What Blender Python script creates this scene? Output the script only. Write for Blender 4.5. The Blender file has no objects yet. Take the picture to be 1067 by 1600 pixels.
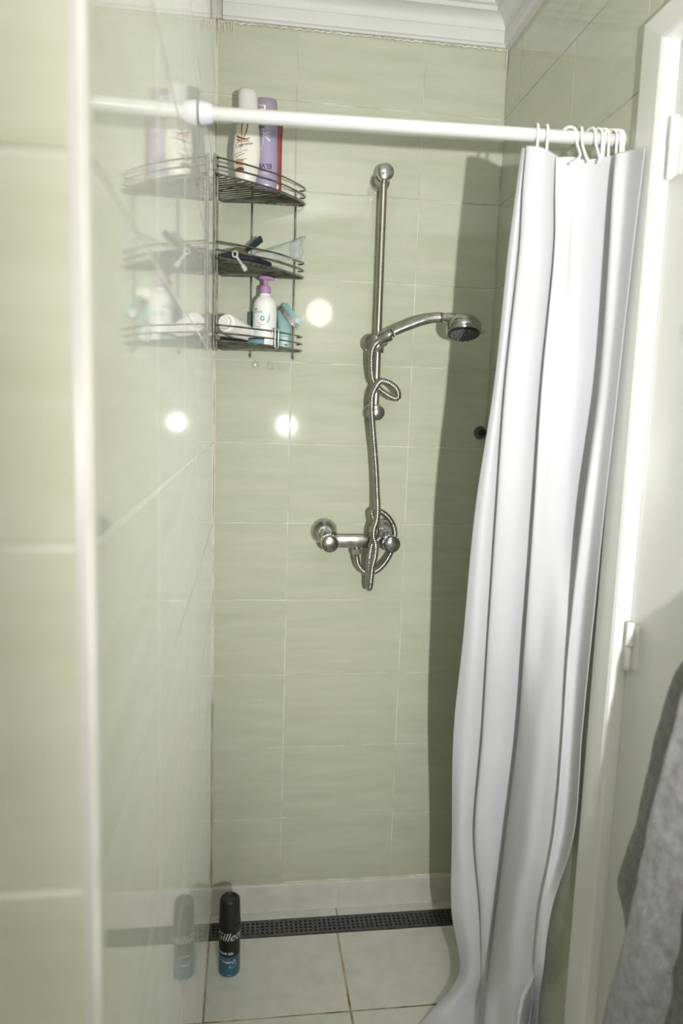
import bpy, bmesh, math, random
from mathutils import Vector, Matrix, noise
random.seed(7)
S = bpy.context.scene
COL = S.collection
pi = math.pi

# ---------------------------------------------------------------- camera
cam_d = bpy.data.cameras.new('camera')
cam = bpy.data.objects.new('camera', cam_d)
COL.objects.link(cam)
R_ = Vector((0.9911, -0.1294, 0.0308)); U_ = Vector((-0.0129, 0.1369, 0.9905)); F_ = Vector((0.1324, 0.9821, -0.1340))
F_.normalize(); R_ = (R_ - F_ * R_.dot(F_)).normalized(); U_ = R_.cross(F_)
CAM = Vector((0.0804, -1.7922, 1.3747))
cam.matrix_world = Matrix(((R_.x, U_.x, -F_.x, CAM.x), (R_.y, U_.y, -F_.y, CAM.y), (R_.z, U_.z, -F_.z, CAM.z), (0, 0, 0, 1)))
cam_d.sensor_fit = 'VERTICAL'
cam_d.sensor_height = 36.0
cam_d.sensor_width = 24.0
cam_d.lens = 1117.27 * 36.0 / 1600.0
cam_d.clip_start = 0.02
cam_d.dof.use_dof = True
cam_d.dof.focus_distance = 1.70
cam_d.dof.aperture_fstop = 3.2
S.camera = cam

# ---------------------------------------------------------------- exposure, world, lamps
S.view_settings.view_transform = 'Standard'
S.view_settings.look = 'None'
S.view_settings.exposure = 0.76
S.view_settings.gamma = 1.0
S.view_settings.use_curve_mapping = False
w = bpy.data.worlds.new('world'); S.world = w; w.use_nodes = True
w.node_tree.nodes['Background'].inputs[0].default_value = (0.9, 0.92, 0.95, 1)
w.node_tree.nodes['Background'].inputs[1].default_value = 0.02

# the photographer's flash, beside the lens (its beam fades off axis)
fl = bpy.data.lights.new('camera_flash', 'SPOT')
fl.energy = 86.0
fl.color = (1.0, 1.0, 0.99)
fl.spot_size = math.radians(104); fl.spot_blend = 1.0
fl.shadow_soft_size = 0.013
flo = bpy.data.objects.new('camera_flash', fl); COL.objects.link(flo)
flo.location = (0.30, -2.20, 1.31)
flo.rotation_euler = (Vector((0.43, 0.0, 1.53)) - Vector(flo.location)).to_track_quat('-Z', 'Y').to_euler()

flo.scale = (0.46, 1.0, 1.0)   # held upright: the beam is taller than wide

# added fill spot by the flash, aimed at the ceiling for ambient light
fb = bpy.data.lights.new('ceiling_bounce_fill', 'SPOT'); fb.energy = 150.0; fb.spot_size = math.radians(60); fb.spot_blend = 1.0; fb.shadow_soft_size = 0.03
fbo = bpy.data.objects.new('ceiling_bounce_fill', fb); COL.objects.link(fbo); fbo.location = (0.30, -2.20, 1.44)
fbo.rotation_euler = (Vector((0.24, -1.62, 2.36)) - Vector(fbo.location)).to_track_quat('-Z', 'Y').to_euler()
S.cycles.diffuse_bounces = 8; S.cycles.max_bounces = 14

# added ceiling fill light, unseen behind the photographer
ca = bpy.data.lights.new('ceiling_fill_glow', 'AREA')
ca.shape = 'DISK'; ca.size = 0.5; ca.energy = 3.0; ca.color = (1.0, 0.98, 0.94)
cao = bpy.data.objects.new('ceiling_fill_glow', ca); COL.objects.link(cao)
cao.location = (-0.45, -2.1, 2.33)

# ---------------------------------------------------------------- helpers
def link(o, parent=None):
    COL.objects.link(o)
    if parent is not None: o.parent = parent
    return o
def tag(o, label=None, cat=None, group=None, kind=None):
    if label: o['label'] = label
    if cat: o['category'] = cat
    if group: o['group'] = group
    if kind: o['kind'] = kind
    return o
def empty(name, loc, label, cat, group=None):
    o = bpy.data.objects.new(name, None); o.empty_display_size = 0.02; o.location = loc
    COL.objects.link(o); return tag(o, label, cat, group)
def mesh(name, V, Fc, mat, parent=None, smooth=False, off=None, auto=None):
    """V in world metres; if the parent is an Empty the verts are shifted into its space"""
    o3 = Vector((0, 0, 0))
    p = parent
    while p is not None: o3 += p.location; p = p.parent
    me = bpy.data.meshes.new(name)
    me.from_pydata([tuple(Vector(v) - o3) for v in V], [], Fc)
    me.update()
    bm = bmesh.new(); bm.from_mesh(me)
    bmesh.ops.recalc_face_normals(bm, faces=bm.faces); bm.to_mesh(me); bm.free()
    if mat: me.materials.append(mat)
    if smooth:
        for f in me.polygons: f.use_smooth = True
    o = link(bpy.data.objects.new(name, me), parent)
    if smooth and auto:
        m = o.modifiers.new('edges', 'EDGE_SPLIT'); m.split_angle = math.radians(auto)
    return o
class MB:
    def __init__(self): self.V = []; self.F = []
    def add(self, V, F):
        n = len(self.V); self.V += [tuple(v) for v in V]; self.F += [tuple(i + n for i in f) for f in F]; return self
    def box(self, a, b, bev=0.0):
        (x0, y0, z0), (x1, y1, z1) = a, b
        x0, x1 = min(x0, x1), max(x0, x1); y0, y1 = min(y0, y1), max(y0, y1); z0, z1 = min(z0, z1), max(z0, z1)
        if bev <= 0:
            V = [(x, y, z) for x in (x0, x1) for y in (y0, y1) for z in (z0, z1)]
            return self.add(V, [(0, 1, 3, 2), (4, 6, 7, 5), (0, 4, 5, 1), (2, 3, 7, 6), (0, 2, 6, 4), (1, 5, 7, 3)])
        bm = bmesh.new(); bmesh.ops.create_cube(bm, size=1)
        for v in bm.verts: v.co = Vector(((x0 + x1) / 2 + v.co.x * (x1 - x0), (y0 + y1) / 2 + v.co.y * (y1 - y0), (z0 + z1) / 2 + v.co.z * (z1 - z0)))
        bmesh.ops.bevel(bm, geom=bm.edges[:], offset=bev, segments=2, affect='EDGES', profile=0.5)
        bm.verts.index_update()
        V = [tuple(v.co) for v in bm.verts]; F = [tuple(v.index for v in f.verts) for f in bm.faces]; bm.free()
        return self.add(V, F)
    def tube(self, path, r, n=10, closed=False, ref=None):
        P = [Vector(p) for p in path]; N = len(P)
        rr = r if isinstance(r, (list, tuple)) else [r] * N
        T = []
        for i in range(N):
            a = P[(i - 1) % N] if (closed or i > 0) else P[0]; b = P[(i + 1) % N] if (closed or i < N - 1) else P[-1]
            t = (b - a); T.append(t.normalized() if t.length > 1e-9 else Vector((0, 0, 1)))
        u = (Vector(ref) if ref else Vector((0, 0, 1)) if abs(T[0].z) < .9 else Vector((1, 0, 0)))
        u = (u - T[0] * u.dot(T[0])).normalized()
        V = []; F = []
        for i in range(N):
            u = (u - T[i] * u.dot(T[i])).normalized(); v = T[i].cross(u)
            for k in range(n):
                a = 2 * pi * k / n
                V.append(P[i] + (u * math.cos(a) + v * math.sin(a)) * rr[i])
        M = N if closed else N - 1
        for i in range(M):
            j = (i + 1) % N
            for k in range(n):
                l = (k + 1) % n
                F.append((i * n + k, i * n + l, j * n + l, j * n + k))
        if not closed:
            F.append(tuple(range(n - 1, -1, -1))); F.append(tuple((N - 1) * n + k for k in range(n)))
        return self.add(V, F)
    def lathe(self, prof, o, axis=(0, 0, 1), n=32, up=None):
        """prof: (distance along axis, radius)"""
        ax = Vector(axis).normalized(); o = Vector(o)
        u = Vector(up) if up else (Vector((0, 0, 1)) if abs(ax.z) < .9 else Vector((1, 0, 0)))
        u = (u - ax * u.dot(ax)).normalized(); v = ax.cross(u)
        V = []; F = []
        for d, r in prof:
            for k in range(n):
                a = 2 * pi * k / n
                V.append(o + ax * d + (u * math.cos(a) + v * math.sin(a)) * max(r, 1e-5))
        for i in range(len(prof) - 1):
            for k in range(n):
                l = (k + 1) % n
                F.append((i * n + k, i * n + l, (i + 1) * n + l, (i + 1) * n + k))
        F.append(tuple(range(n - 1, -1, -1))); F.append(tuple((len(prof) - 1) * n + k for k in range(n)))
        return self.add(V, F)
    def loft(self, secs, n=40, e=2.0, rot=0.0):
        """secs: (cx, cy, z, rx, ry) superellipse sections"""
        V = []; F = []
        for cx, cy, z, rx, ry in secs:
            for k in range(n):
                a = 2 * pi * k / n; c, s = math.cos(a), math.sin(a)
                x = rx * math.copysign(abs(c) ** (2 / e), c); y = ry * math.copysign(abs(s) ** (2 / e), s)
                V.append((cx + x * math.cos(rot) - y * math.sin(rot), cy + x * math.sin(rot) + y * math.cos(rot), z))
        for i in range(len(secs) - 1):
            for k in range(n):
                l = (k + 1) % n
                F.append((i * n + k, i * n + l, (i + 1) * n + l, (i + 1) * n + k))
        F.append(tuple(range(n - 1, -1, -1))); F.append(tuple((len(secs) - 1) * n + k for k in range(n)))
        return self.add(V, F)
    def build(self, name, mat, parent=None, smooth=False, auto=None): return mesh(name, self.V, self.F, mat, parent, smooth, auto=auto)
def cr(pts, n=8, closed=False):
    P = [Vector(p) for p in pts]; out = []; N = len(P)
    g = (lambda i: P[i % N]) if closed else (lambda i: P[max(0, min(N - 1, i))])
    for i in range(N if closed else N - 1):
        a, b, c, d = g(i - 1), g(i), g(i + 1), g(i + 2)
        for k in range(n):
            t = k / n
            out.append(0.5 * ((2 * b) + (c - a) * t + (2 * a - 5 * b + 4 * c - d) * t * t + (3 * b - a - 3 * c + d) * t ** 3))
    if not closed: out.append(P[-1])
    return out
def resample(P, step):
    out = [P[0].copy()]; acc = 0.0
    for a, b in zip(P, P[1:]):
        L = (b - a).length
        if L < 1e-9: continue
        t = step - acc
        while t <= L:
            out.append(a + (b - a) * (t / L)); t += step
        acc = L - (t - step)
    return out
def text2d(txt, size, shear=0.0, bold=0.0):
    cu = bpy.data.curves.new('t', 'FONT'); cu.body = txt; cu.size = size; cu.align_x = 'CENTER'; cu.align_y = 'CENTER'
    cu.shear = shear; cu.offset = bold; cu.resolution_u = 3
    o = bpy.data.objects.new('t', cu); COL.objects.link(o)
    bpy.context.view_layer.update()
    me = bpy.data.meshes.new_from_object(o.evaluated_get(bpy.context.evaluated_depsgraph_get()))
    V = [(v.co.x, v.co.y) for v in me.vertices]; F = [tuple(p.vertices) for p in me.polygons]
    bpy.data.objects.remove(o); bpy.data.curves.remove(cu); bpy.data.meshes.remove(me)
    return V, F
def strip2d(pts, widths, n=10):
    """a flat brush stroke through 2-D points"""
    P = cr([(p[0], p[1], 0) for p in pts], n); N = len(P); V = []; F = []
    for i, p in enumerate(P):
        t = i / (N - 1) * (len(widths) - 1); k = min(int(t), len(widths) - 2); wv = widths[k] + (widths[k + 1] - widths[k]) * (t - k)
        d = (P[min(i + 1, N - 1)] - P[max(i - 1, 0)]).normalized(); nn = Vector((-d.y, d.x, 0)) * wv / 2
        V += [(p.x + nn.x, p.y + nn.y), (p.x - nn.x, p.y - nn.y)]
        if i: F.append((2 * i - 2, 2 * i - 1, 2 * i + 1, 2 * i))
    return V, F
def ell2d(cx, cy, rx, ry, n=20): return [(cx + rx * math.cos(2 * pi * k / n), cy + ry * math.sin(2 * pi * k / n)) for k in range(n)], [tuple(range(n))]
def rect2d(x0, y0, x1, y1, n=8):
    V = []; F = []
    for i in range(n + 1):
        x = x0 + (x1 - x0) * i / n; V += [(x, y0), (x, y1)]
        if i: F.append((2 * i - 2, 2 * i, 2 * i + 1, 2 * i - 1))
    return V, F
def join2d(*parts):
    V = []; F = []
    for v, f in parts:
        n = len(V); V += list(v); F += [tuple(i + n for i in q) for q in f]
    return V, F
def shift2d(p, dx, dy, a=0.0):
    c, s = math.cos(a), math.sin(a)
    return [(x * c - y * s + dx, x * s + y * c + dy) for x, y in p[0]], p[1]
def onto(p, fn): return [fn(x, y) for x, y in p[0]], p[1]

# ---------------------------------------------------------------- materials
MATS = {}
def pm(name, col, rough=0.5, metal=0.0, **kw):
    m = bpy.data.materials.new(name); m.use_nodes = True
    b = m.node_tree.nodes['Principled BSDF']
    b.inputs['Base Color'].default_value = (*col, 1); b.inputs['Roughness'].default_value = rough; b.inputs['Metallic'].default_value = metal
    for k, v in kw.items(): b.inputs[k.replace('_', ' ')].default_value = v
    MATS[name] = m; return m
def nodes(m): return m.node_tree.nodes, m.node_tree.links, m.node_tree.nodes['Principled BSDF']
def noisy(m, c1, c2, scale=(20, 20, 20), detail=3, lo=0.3, hi=0.7, rand=False, bump=0.0, bscale=200, rough=None, coord='Object'):
    N, L, B = nodes(m)
    tc = N.new('ShaderNodeTexCoord'); mp = N.new('ShaderNodeMapping'); mp.inputs['Scale'].default_value = scale
    L.new(tc.outputs[coord], mp.inputs['Vector'])
    if rand:
        oi = N.new('ShaderNodeObjectInfo'); mu = N.new('ShaderNodeVectorMath'); mu.operation = 'SCALE'
        cb = N.new('ShaderNodeCombineXYZ'); L.new(oi.outputs['Random'], cb.inputs[0]); L.new(oi.outputs['Random'], cb.inputs[1]); L.new(oi.outputs['Random'], cb.inputs[2])
        L.new(cb.outputs[0], mu.inputs[0]); mu.inputs['Scale'].default_value = 60.0; L.new(mu.outputs[0], mp.inputs['Location'])
    nz = N.new('ShaderNodeTexNoise'); nz.inputs['Scale'].default_value = 1.0; nz.inputs['Detail'].default_value = detail
    L.new(mp.outputs[0], nz.inputs['Vector'])
    rp = N.new('ShaderNodeValToRGB'); rp.color_ramp.elements[0].position = lo; rp.color_ramp.elements[1].position = hi
    rp.color_ramp.elements[0].color = (*c1, 1); rp.color_ramp.elements[1].color = (*c2, 1)
    L.new(nz.outputs[0], rp.inputs[0]); L.new(rp.outputs[0], B.inputs['Base Color'])
    if rough:
        mr = N.new('ShaderNodeMapRange'); mr.inputs[3].default_value = rough[0]; mr.inputs[4].default_value = rough[1]
        L.new(nz.outputs[0], mr.inputs[0]); L.new(mr.outputs[0], B.inputs['Roughness'])
    if bump:
        n2 = N.new('ShaderNodeTexNoise'); n2.inputs['Scale'].default_value = bscale; n2.inputs['Detail'].default_value = 2
        L.new(tc.outputs[coord], n2.inputs['Vector'])
        bp = N.new('ShaderNodeBump'); bp.inputs['Strength'].default_value = bump; bp.inputs['Distance'].default_value = 0.002
        L.new(n2.outputs[0], bp.inputs['Height']); L.new(bp.outputs[0], B.inputs['Normal'])
    return m
TILE = noisy(pm('green_tile', (.5, .5, .4), 0.035), (.435, .455, .335), (.50, .514, .41), scale=(5, 5, 42), detail=4, lo=.28, hi=.72, rand=True, bump=.045, bscale=9)
for k_, v_ in (('Sheen Weight', .14), ('Sheen Roughness', .45), ('Sheen Tint', (1, 1, .98, 1))): TILE.node_tree.nodes['Principled BSDF'].inputs[k_].default_value = v_   # soap film, with sheen added to brighten the left wall
GROUT = noisy(pm('grout', (.6, .6, .5), .8), (.44, .435, .34), (.67, .67, .59), scale=(14, 14, 14), lo=.35, hi=.6)
GROUT.node_tree.nodes['Principled BSDF'].inputs['Sheen Weight'].default_value = .25; GROUT.node_tree.nodes['Principled BSDF'].inputs['Sheen Roughness'].default_value = .45
FGROUT = noisy(pm('floor_grout', (.4, .33, .2), .85), (.20, .125, .05), (.52, .45, .31), scale=(16, 16, 16), lo=.38, hi=.62, detail=5)
FTILE = noisy(pm('floor_tile', (.6, .6, .55), .42), (.60, .60, .55), (.69, .69, .64), scale=(26, 26, 26), detail=5, rand=True, bump=.25, bscale=300)
PLINTH = noisy(pm('plinth_tile', (.6, .6, .55), .35), (.57, .56, .52), (.66, .65, .615), scale=(20, 20, 20), rand=True)
PLASTER = noisy(pm('white_plaster', (.8, .8, .78), .6), (.74, .74, .71), (.80, .80, .77), scale=(3, 3, 3), bump=.12, bscale=60)
GLOSSW = noisy(pm('white_gloss_paint', (.72, .72, .7), .28), (.77, .77, .75), (.82, .82, .80), scale=(6, 6, 3), bump=.12, bscale=45)
CAULK = noisy(pm('caulk', (.75, .73, .66), .5), (.62, .56, .42), (.78, .76, .70), scale=(25, 25, 25))
TRIMW = pm('corner_trim_white', (.50, .485, .47), .3)
CHROME = noisy(pm('chrome', (.72, .72, .70), .13, 1.0), (.36, .36, .345), (.62, .62, .60), scale=(60, 60, 60), rough=(.08, .26))
STEEL = noisy(pm('brushed_steel', (.52, .50, .45), .28, 1.0), (.45, .43, .37), (.58, .56, .50), scale=(40, 40, 4), rough=(.2, .34))
WIRE = noisy(pm('wire_chrome', (.5, .5, .48), .2, 1.0), (.24, .238, .22), (.50, .50, .48), scale=(40, 40, 40), rough=(.14, .3))
HOSE = noisy(pm('hose_metal', (.55, .54, .5), .25, 1.0), (.36, .355, .32), (.54, .53, .49), scale=(30, 30, 30), rough=(.18, .34))
BLACK = noisy(pm('black_plastic', (.012, .012, .013), .35), (.010, .010, .011), (.018, .018, .019))
DGREY = noisy(pm('nozzle_rubber', (.11, .11, .12), .5), (.09, .09, .10), (.14, .14, .15), scale=(90, 90, 90))
GRATE = noisy(pm('drain_grate_metal', (.10, .10, .10), .4, .7), (.085, .085, .088), (.15, .15, .15), scale=(60, 60, 60), rough=(.3, .5))
DARK = noisy(pm('drain_dark', (.01, .01, .01), .7), (.008, .008, .008), (.016, .016, .014))
ROD = noisy(pm('rod_white', (.66, .66, .64), .32), (.56, .56, .54), (.61, .61, .59), scale=(8, 8, 8))
CAPL = noisy(pm('cap_lilac', (.66, .65, .72), .45), (.62, .61, .69), (.70, .69, .76), scale=(30, 30, 30))
RING = noisy(pm('ring_plastic', (.72, .72, .7), .35), (.70, .70, .68), (.75, .75, .73), scale=(50, 50, 50))
WPLASTIC = noisy(pm('white_plastic', (.80, .79, .77), .35), (.77, .76, .74), (.83, .82, .80), scale=(20, 20, 20))
CREAM = noisy(pm('cream_bottle', (.72, .71, .62), .35), (.70, .69, .60), (.76, .75, .67), scale=(12, 12, 12))
CAPW = noisy(pm('cap_greywhite', (.60, .59, .56), .45), (.58, .57, .54), (.63, .62, .59), scale=(30, 30, 30))
PURPLE = noisy(pm('purple_bottle', (.38, .32, .52), .3), (.315, .275, .41), (.36, .315, .455), scale=(14, 14, 14))
PURCAP = noisy(pm('mauve_cap', (.40, .34, .42), .15, Transmission_Weight=.35, IOR=1.45), (.38, .32, .41), (.46, .40, .47), scale=(20, 20, 20))
PURDISC = pm('purple_disc', (.26, .15, .36), .3)
NAVY = pm('print_navy', (.018, .012, .055), .4)
BROWN = pm('print_brown', (.14, .035, .016), .4)
TAN = pm('print_tan', (.46, .25, .15), .4)
INK = pm('print_ink', (.045, .05, .045), .4)
WHITEINK = pm('print_white', (.80, .79, .80), .35)
SILVERINK = pm('print_silver', (.62, .62, .62), .3, .3)
RED = noisy(pm('red_wrap', (.24, .03, .028), .3), (.21, .024, .022), (.28, .045, .036), scale=(30, 30, 30))
MAGENTA = noisy(pm('pump_mauve', (.50, .24, .52), .35), (.37, .20, .37), (.42, .235, .42), scale=(40, 40, 40))
TEAL = noisy(pm('teal_wrap', (.22, .45, .44), .35), (.17, .32, .31), (.23, .38, .37), scale=(40, 40, 40))
DTEAL = noisy(pm('dark_teal', (.05, .12, .11), .4), (.04, .10, .09), (.07, .15, .14), scale=(40, 40, 40))
TEALINK = pm('print_teal', (.10, .36, .38), .4)
PINKINK = pm('print_pink', (.62, .36, .42), .4)
FOIL = noisy(pm('foil', (.6, .56, .52), .22, 1.0), (.40, .36, .33), (.75, .72, .69), scale=(60, 60, 60))
CANBLACK = noisy(pm('can_black', (.012, .011, .012), .3), (.010, .009, .010), (.016, .015, .016))
CANBLUE = noisy(pm('can_blue', (.04, .13, .21), .28, .25), (.035, .12, .19), (.055, .16, .25), scale=(12, 12, 12))
CANTEAL = pm('can_print_teal', (.17, .36, .36), .35)
BLUESP = noisy(pm('blue_sponge', (.13, .27, .34), .7), (.11, .23, .30), (.18, .33, .40), scale=(90, 90, 90), bump=.5, bscale=700)
PURDARK = noisy(pm('dark_purple', (.028, .022, .055), .3), (.012, .010, .020), (.026, .021, .046), scale=(50, 50, 50))
OLIVE = noisy(pm('olive_plastic', (.10, .10, .04), .4), (.08, .08, .03), (.13, .13, .06), scale=(50, 50, 50))
GREENBLK = noisy(pm('green_black', (.012, .028, .028), .25), (.010, .022, .022), (.02, .04, .042), scale=(60, 60, 60))
def spots(m, scale, strength):
    # dried water spots: a fine relief over the glaze
    N, L, B = nodes(m); old = B.inputs['Normal'].links[0].from_socket
    tc = N.new('ShaderNodeTexCoord'); nz = N.new('ShaderNodeTexNoise'); nz.inputs['Scale'].default_value = scale; nz.inputs['Detail'].default_value = 1
    L.new(tc.outputs['Object'], nz.inputs['Vector']); bp = N.new('ShaderNodeBump'); bp.inputs['Strength'].default_value = strength; bp.inputs['Distance'].default_value = .0003
    L.new(nz.outputs[0], bp.inputs['Height']); L.new(old, bp.inputs['Normal']); L.new(bp.outputs[0], B.inputs['Normal'])
spots(TILE, 420, .014)
def clear(name, col, mixv, rough=0.08):
    m = bpy.data.materials.new(name); m.use_nodes = True; N = m.node_tree.nodes; L = m.node_tree.links
    N.remove(N['Principled BSDF']); out = N['Material Output']
    tr = N.new('ShaderNodeBsdfTransparent'); tr.inputs[0].default_value = (*col, 1)
    gl = N.new('ShaderNodeBsdfPrincipled'); gl.inputs['Base Color'].default_value = (*[c * .75 for c in col], 1); gl.inputs['Roughness'].default_value = rough
    nz = N.new('ShaderNodeTexNoise'); nz.inputs['Scale'].default_value = 60
    mr = N.new('ShaderNodeMapRange'); mr.inputs[1].default_value = .35; mr.inputs[2].default_value = .7; mr.inputs[3].default_value = mixv * .6; mr.inputs[4].default_value = mixv * 1.4
    tc = N.new('ShaderNodeTexCoord'); L.new(tc.outputs['Object'], nz.inputs['Vector'])
    L.new(nz.outputs[0], mr.inputs[0])
    mx = N.new('ShaderNodeMixShader'); L.new(mr.outputs[0], mx.inputs[0]); L.new(tr.outputs[0], mx.inputs[1]); L.new(gl.outputs[0], mx.inputs[2]); L.new(mx.outputs[0], out.inputs['Surface'])
    return m
CLEAR = clear('clear_plastic', (.95, .97, .96), .27)
CLEARG = clear('clear_plastic_green', (.72, .80, .78), .45)
FROST = clear('frosted_clip', (.80, .80, .77), .72, .3)
GLUE = clear('clear_glue', (.97, .97, .96), .22, .12)
def cloth(name, col, trans, rough=.55):
    m = bpy.data.materials.new(name); m.use_nodes = True; N = m.node_tree.nodes; L = m.node_tree.links
    b = N['Principled BSDF']; b.inputs['Base Color'].default_value = (*col, 1); b.inputs['Roughness'].default_value = rough
    t = N.new('ShaderNodeBsdfTranslucent'); t.inputs[0].default_value = (*col, 1)
    nz = N.new('ShaderNodeTexNoise'); nz.inputs['Scale'].default_value = 14; nz.inputs['Detail'].default_value = 3
    tc = N.new('ShaderNodeTexCoord'); L.new(tc.outputs['Object'], nz.inputs['Vector'])
    bp = N.new('ShaderNodeBump'); bp.inputs['Strength'].default_value = .18; bp.inputs['Distance'].default_value = .006
    L.new(nz.outputs[0], bp.inputs['Height']); L.new(bp.outputs[0], b.inputs['Normal']); L.new(bp.outputs[0], t.inputs['Normal'])
    mx = N.new('ShaderNodeMixShader'); mx.inputs[0].default_value = trans
    L.new(b.outputs[0], mx.inputs[1]); L.new(t.outputs[0], mx.inputs[2]); L.new(mx.outputs[0], N['Material Output'].inputs['Surface'])
    return m
CURT = cloth('curtain_vinyl', (.71, .71, .735), .32)
TOWEL = noisy(pm('grey_towel', (.15, .15, .15), .95, Sheen_Weight=.4), (.125, .125, .122), (.235, .235, .23), scale=(90, 90, 60), detail=5, bump=1.0, bscale=420)
GLOBE = pm('lamp_globe', (1, 1, 1), .5, Emission_Color=(1, .98, .95, 1), Emission_Strength=8.0)
CORNICE = noisy(pm('cornice_plaster', (.56, .56, .54), .55), (.60, .60, .58), (.65, .65, .63), scale=(4, 4, 4), bump=.12, bscale=60)
MAROON = pm('ring_maroon', (.10, .018, .014), .4)
BRIGHTW = pm('bright_wire', (.82, .82, .80), .3, 1.0)
GROUTW = noisy(pm('pale_grout', (.72, .72, .66), .8, Sheen_Weight=.35, Sheen_Roughness=.45), (.62, .62, .55), (.78, .78, .72), scale=(14, 14, 14), lo=.3, hi=.55)

# ---------------------------------------------------------------- the setting
W = 0.6924; ZF = 0.03; ZC = 2.36; TT = 0.0016; J = 0.0023
ROWS = [-0.1 + 0.2 * k for k in range(14)]
def cuts(a, b, marks): return [a] + sorted(m for m in marks if a + 0.012 < m < b - 0.012) + [b]
_tm = {}
def tile_mesh(w, h, mat):
    key = (round(w, 4), round(h, 4), mat.name)
    if key in _tm: return _tm[key]
    V = []; rings = [(0, TT), (0, 0.0006), (0.0004, 0.00015), (0.0011, 0.0)]
    for ins, d in rings:
        a, b = w / 2 - ins, h / 2 - ins
        V += [(-a, d, -b), (a, d, -b), (a, d, b), (-a, d, b)]
    F = []
    for i in range(3):
        for k in range(4):
            l = (k + 1) % 4; F.append((i * 4 + k, i * 4 + l, i * 4 + 4 + l, i * 4 + 4 + k))
    F.append((12, 13, 14, 15))
    me = bpy.data.meshes.new('tile'); me.from_pydata(V, [], F); me.update(); me.materials.append(mat)
    _tm[key] = me; return me
def tile(parent, c, w, h, mat, rot=(0, 0, 0), name='tile'):
    j = .0052 if mat is FTILE else J
    o = bpy.data.objects.new(name, tile_mesh(w - j, h - j, mat)); o.location = c; o.rotation_euler = rot
    # hand-laid: each tile sits a hair off plumb
    o.rotation_euler[0] += random.uniform(-.0012, .0012); o.rotation_euler[2] += random.uniform(-.0012, .0012) if abs(rot[0]) < .1 else 0
    return link(o, parent)

floor = MB().box((-1.3, -0.035, -0.05), (W + .1, .1, ZF - TT)).box((-1.3, -2.6, -0.05), (W + .1, -0.098, ZF - TT)).box((-1.3, -0.098, -0.05), (W + .1, -0.035, -0.02)).build('floor', FGROUT)
tag(floor, 'pale grey square floor tiles with brown stained joints', kind='structure')
RX = (-pi / 2, 0, 0)
for x0, x1 in ((0, .34), (.34, W)): tile(floor, ((x0 + x1) / 2, -.0175, ZF), x1 - x0, .035, PLINTH, RX, 'floor_tile')
ys = [-.098, -.349, -.68, -1.01, -1.34, -1.67, -2.0, -2.33, -2.5]
for ya, yb in zip(ys, ys[1:]):
    xs = [0, .332, W] if yb > -1.39 else [-1.2, -.992, -.662, -.332, 0, .332, W]
    for x0, x1 in zip(xs, xs[1:]): tile(floor, ((x0 + x1) / 2, (ya + yb) / 2, ZF), x1 - x0, ya - yb, FTILE, RX, 'floor_tile')

wb = MB().box((-.05, TT, -.05), (W + .12, .1, ZC + .05)).build('wall_back', GROUT)
tag(wb, 'back shower wall of glossy pale green tiles', kind='structure')
zc = cuts(.113, 2.257, ROWS)
for x0, x1 in zip([0, .1858, .489], [.1858, .489, W]):
    for z0, z1 in zip(zc, zc[1:]): tile(wb, ((x0 + x1) / 2, 0, (z0 + z1) / 2), x1 - x0, z1 - z0, TILE)
# low plinth of plain tiles at the foot of the back wall
pl = MB().box((0.0005, -.004, ZF), (W - .0005, TT, .108)).build('baseboard_back', CAULK); tag(pl, 'low pale grey plinth tiles along the back wall foot', kind='structure')
for x0, x1 in ((0, .34), (.34, W)): tile(pl, ((x0 + x1) / 2, -.0056, .0695), x1 - x0, .076, PLINTH, (0, 0, 0), 'plinth_tile')

wl = MB().box((-1.3, -1.40 + TT, -.05), (-TT, .05, ZC + .05)).build('wall_left', GROUTW)
tag(wl, 'left partition wall of glossy pale green tiles ending in a white corner trim', kind='structure')
zl = cuts(ZF, ZC, ROWS)
yl = [0, -.234, -.534, -.836, -1.115, -1.392]
for a, b in zip(yl, yl[1:]):
    for z0, z1 in zip(zl, zl[1:]): tile(wl, (0, (a + b) / 2, (z0 + z1) / 2), a - b, z1 - z0, TILE, (0, 0, pi / 2))
xf = [-.008, -.308, -.608, -.908, -1.2]
for a, b in zip(xf, xf[1:]):
    for z0, z1 in zip(zl, zl[1:]): tile(wl, ((a + b) / 2, -1.40, (z0 + z1) / 2), a - b, z1 - z0, TILE)
q = MB(); prof = [(-.0095 + .009 * math.sin(t * pi / 2 / 8), -1.3915 - .009 * math.cos(t * pi / 2 / 8)) for t in range(9)]
prof = [(-.010, -1.392)] + prof + [(-.002, -1.3905)]
n = len(prof)
q.add([(x, y, ZF) for x, y in prof] + [(x, y, ZC) for x, y in prof], [(i, (i + 1) % n, n + (i + 1) % n, n + i) for i in range(n)] + [tuple(range(n)), tuple(range(2 * n - 1, n - 1, -1))])
t_ = q.build('corner_trim', TRIMW, wl, True, 40); tag(t_, 'white rounded corner strip')

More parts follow.
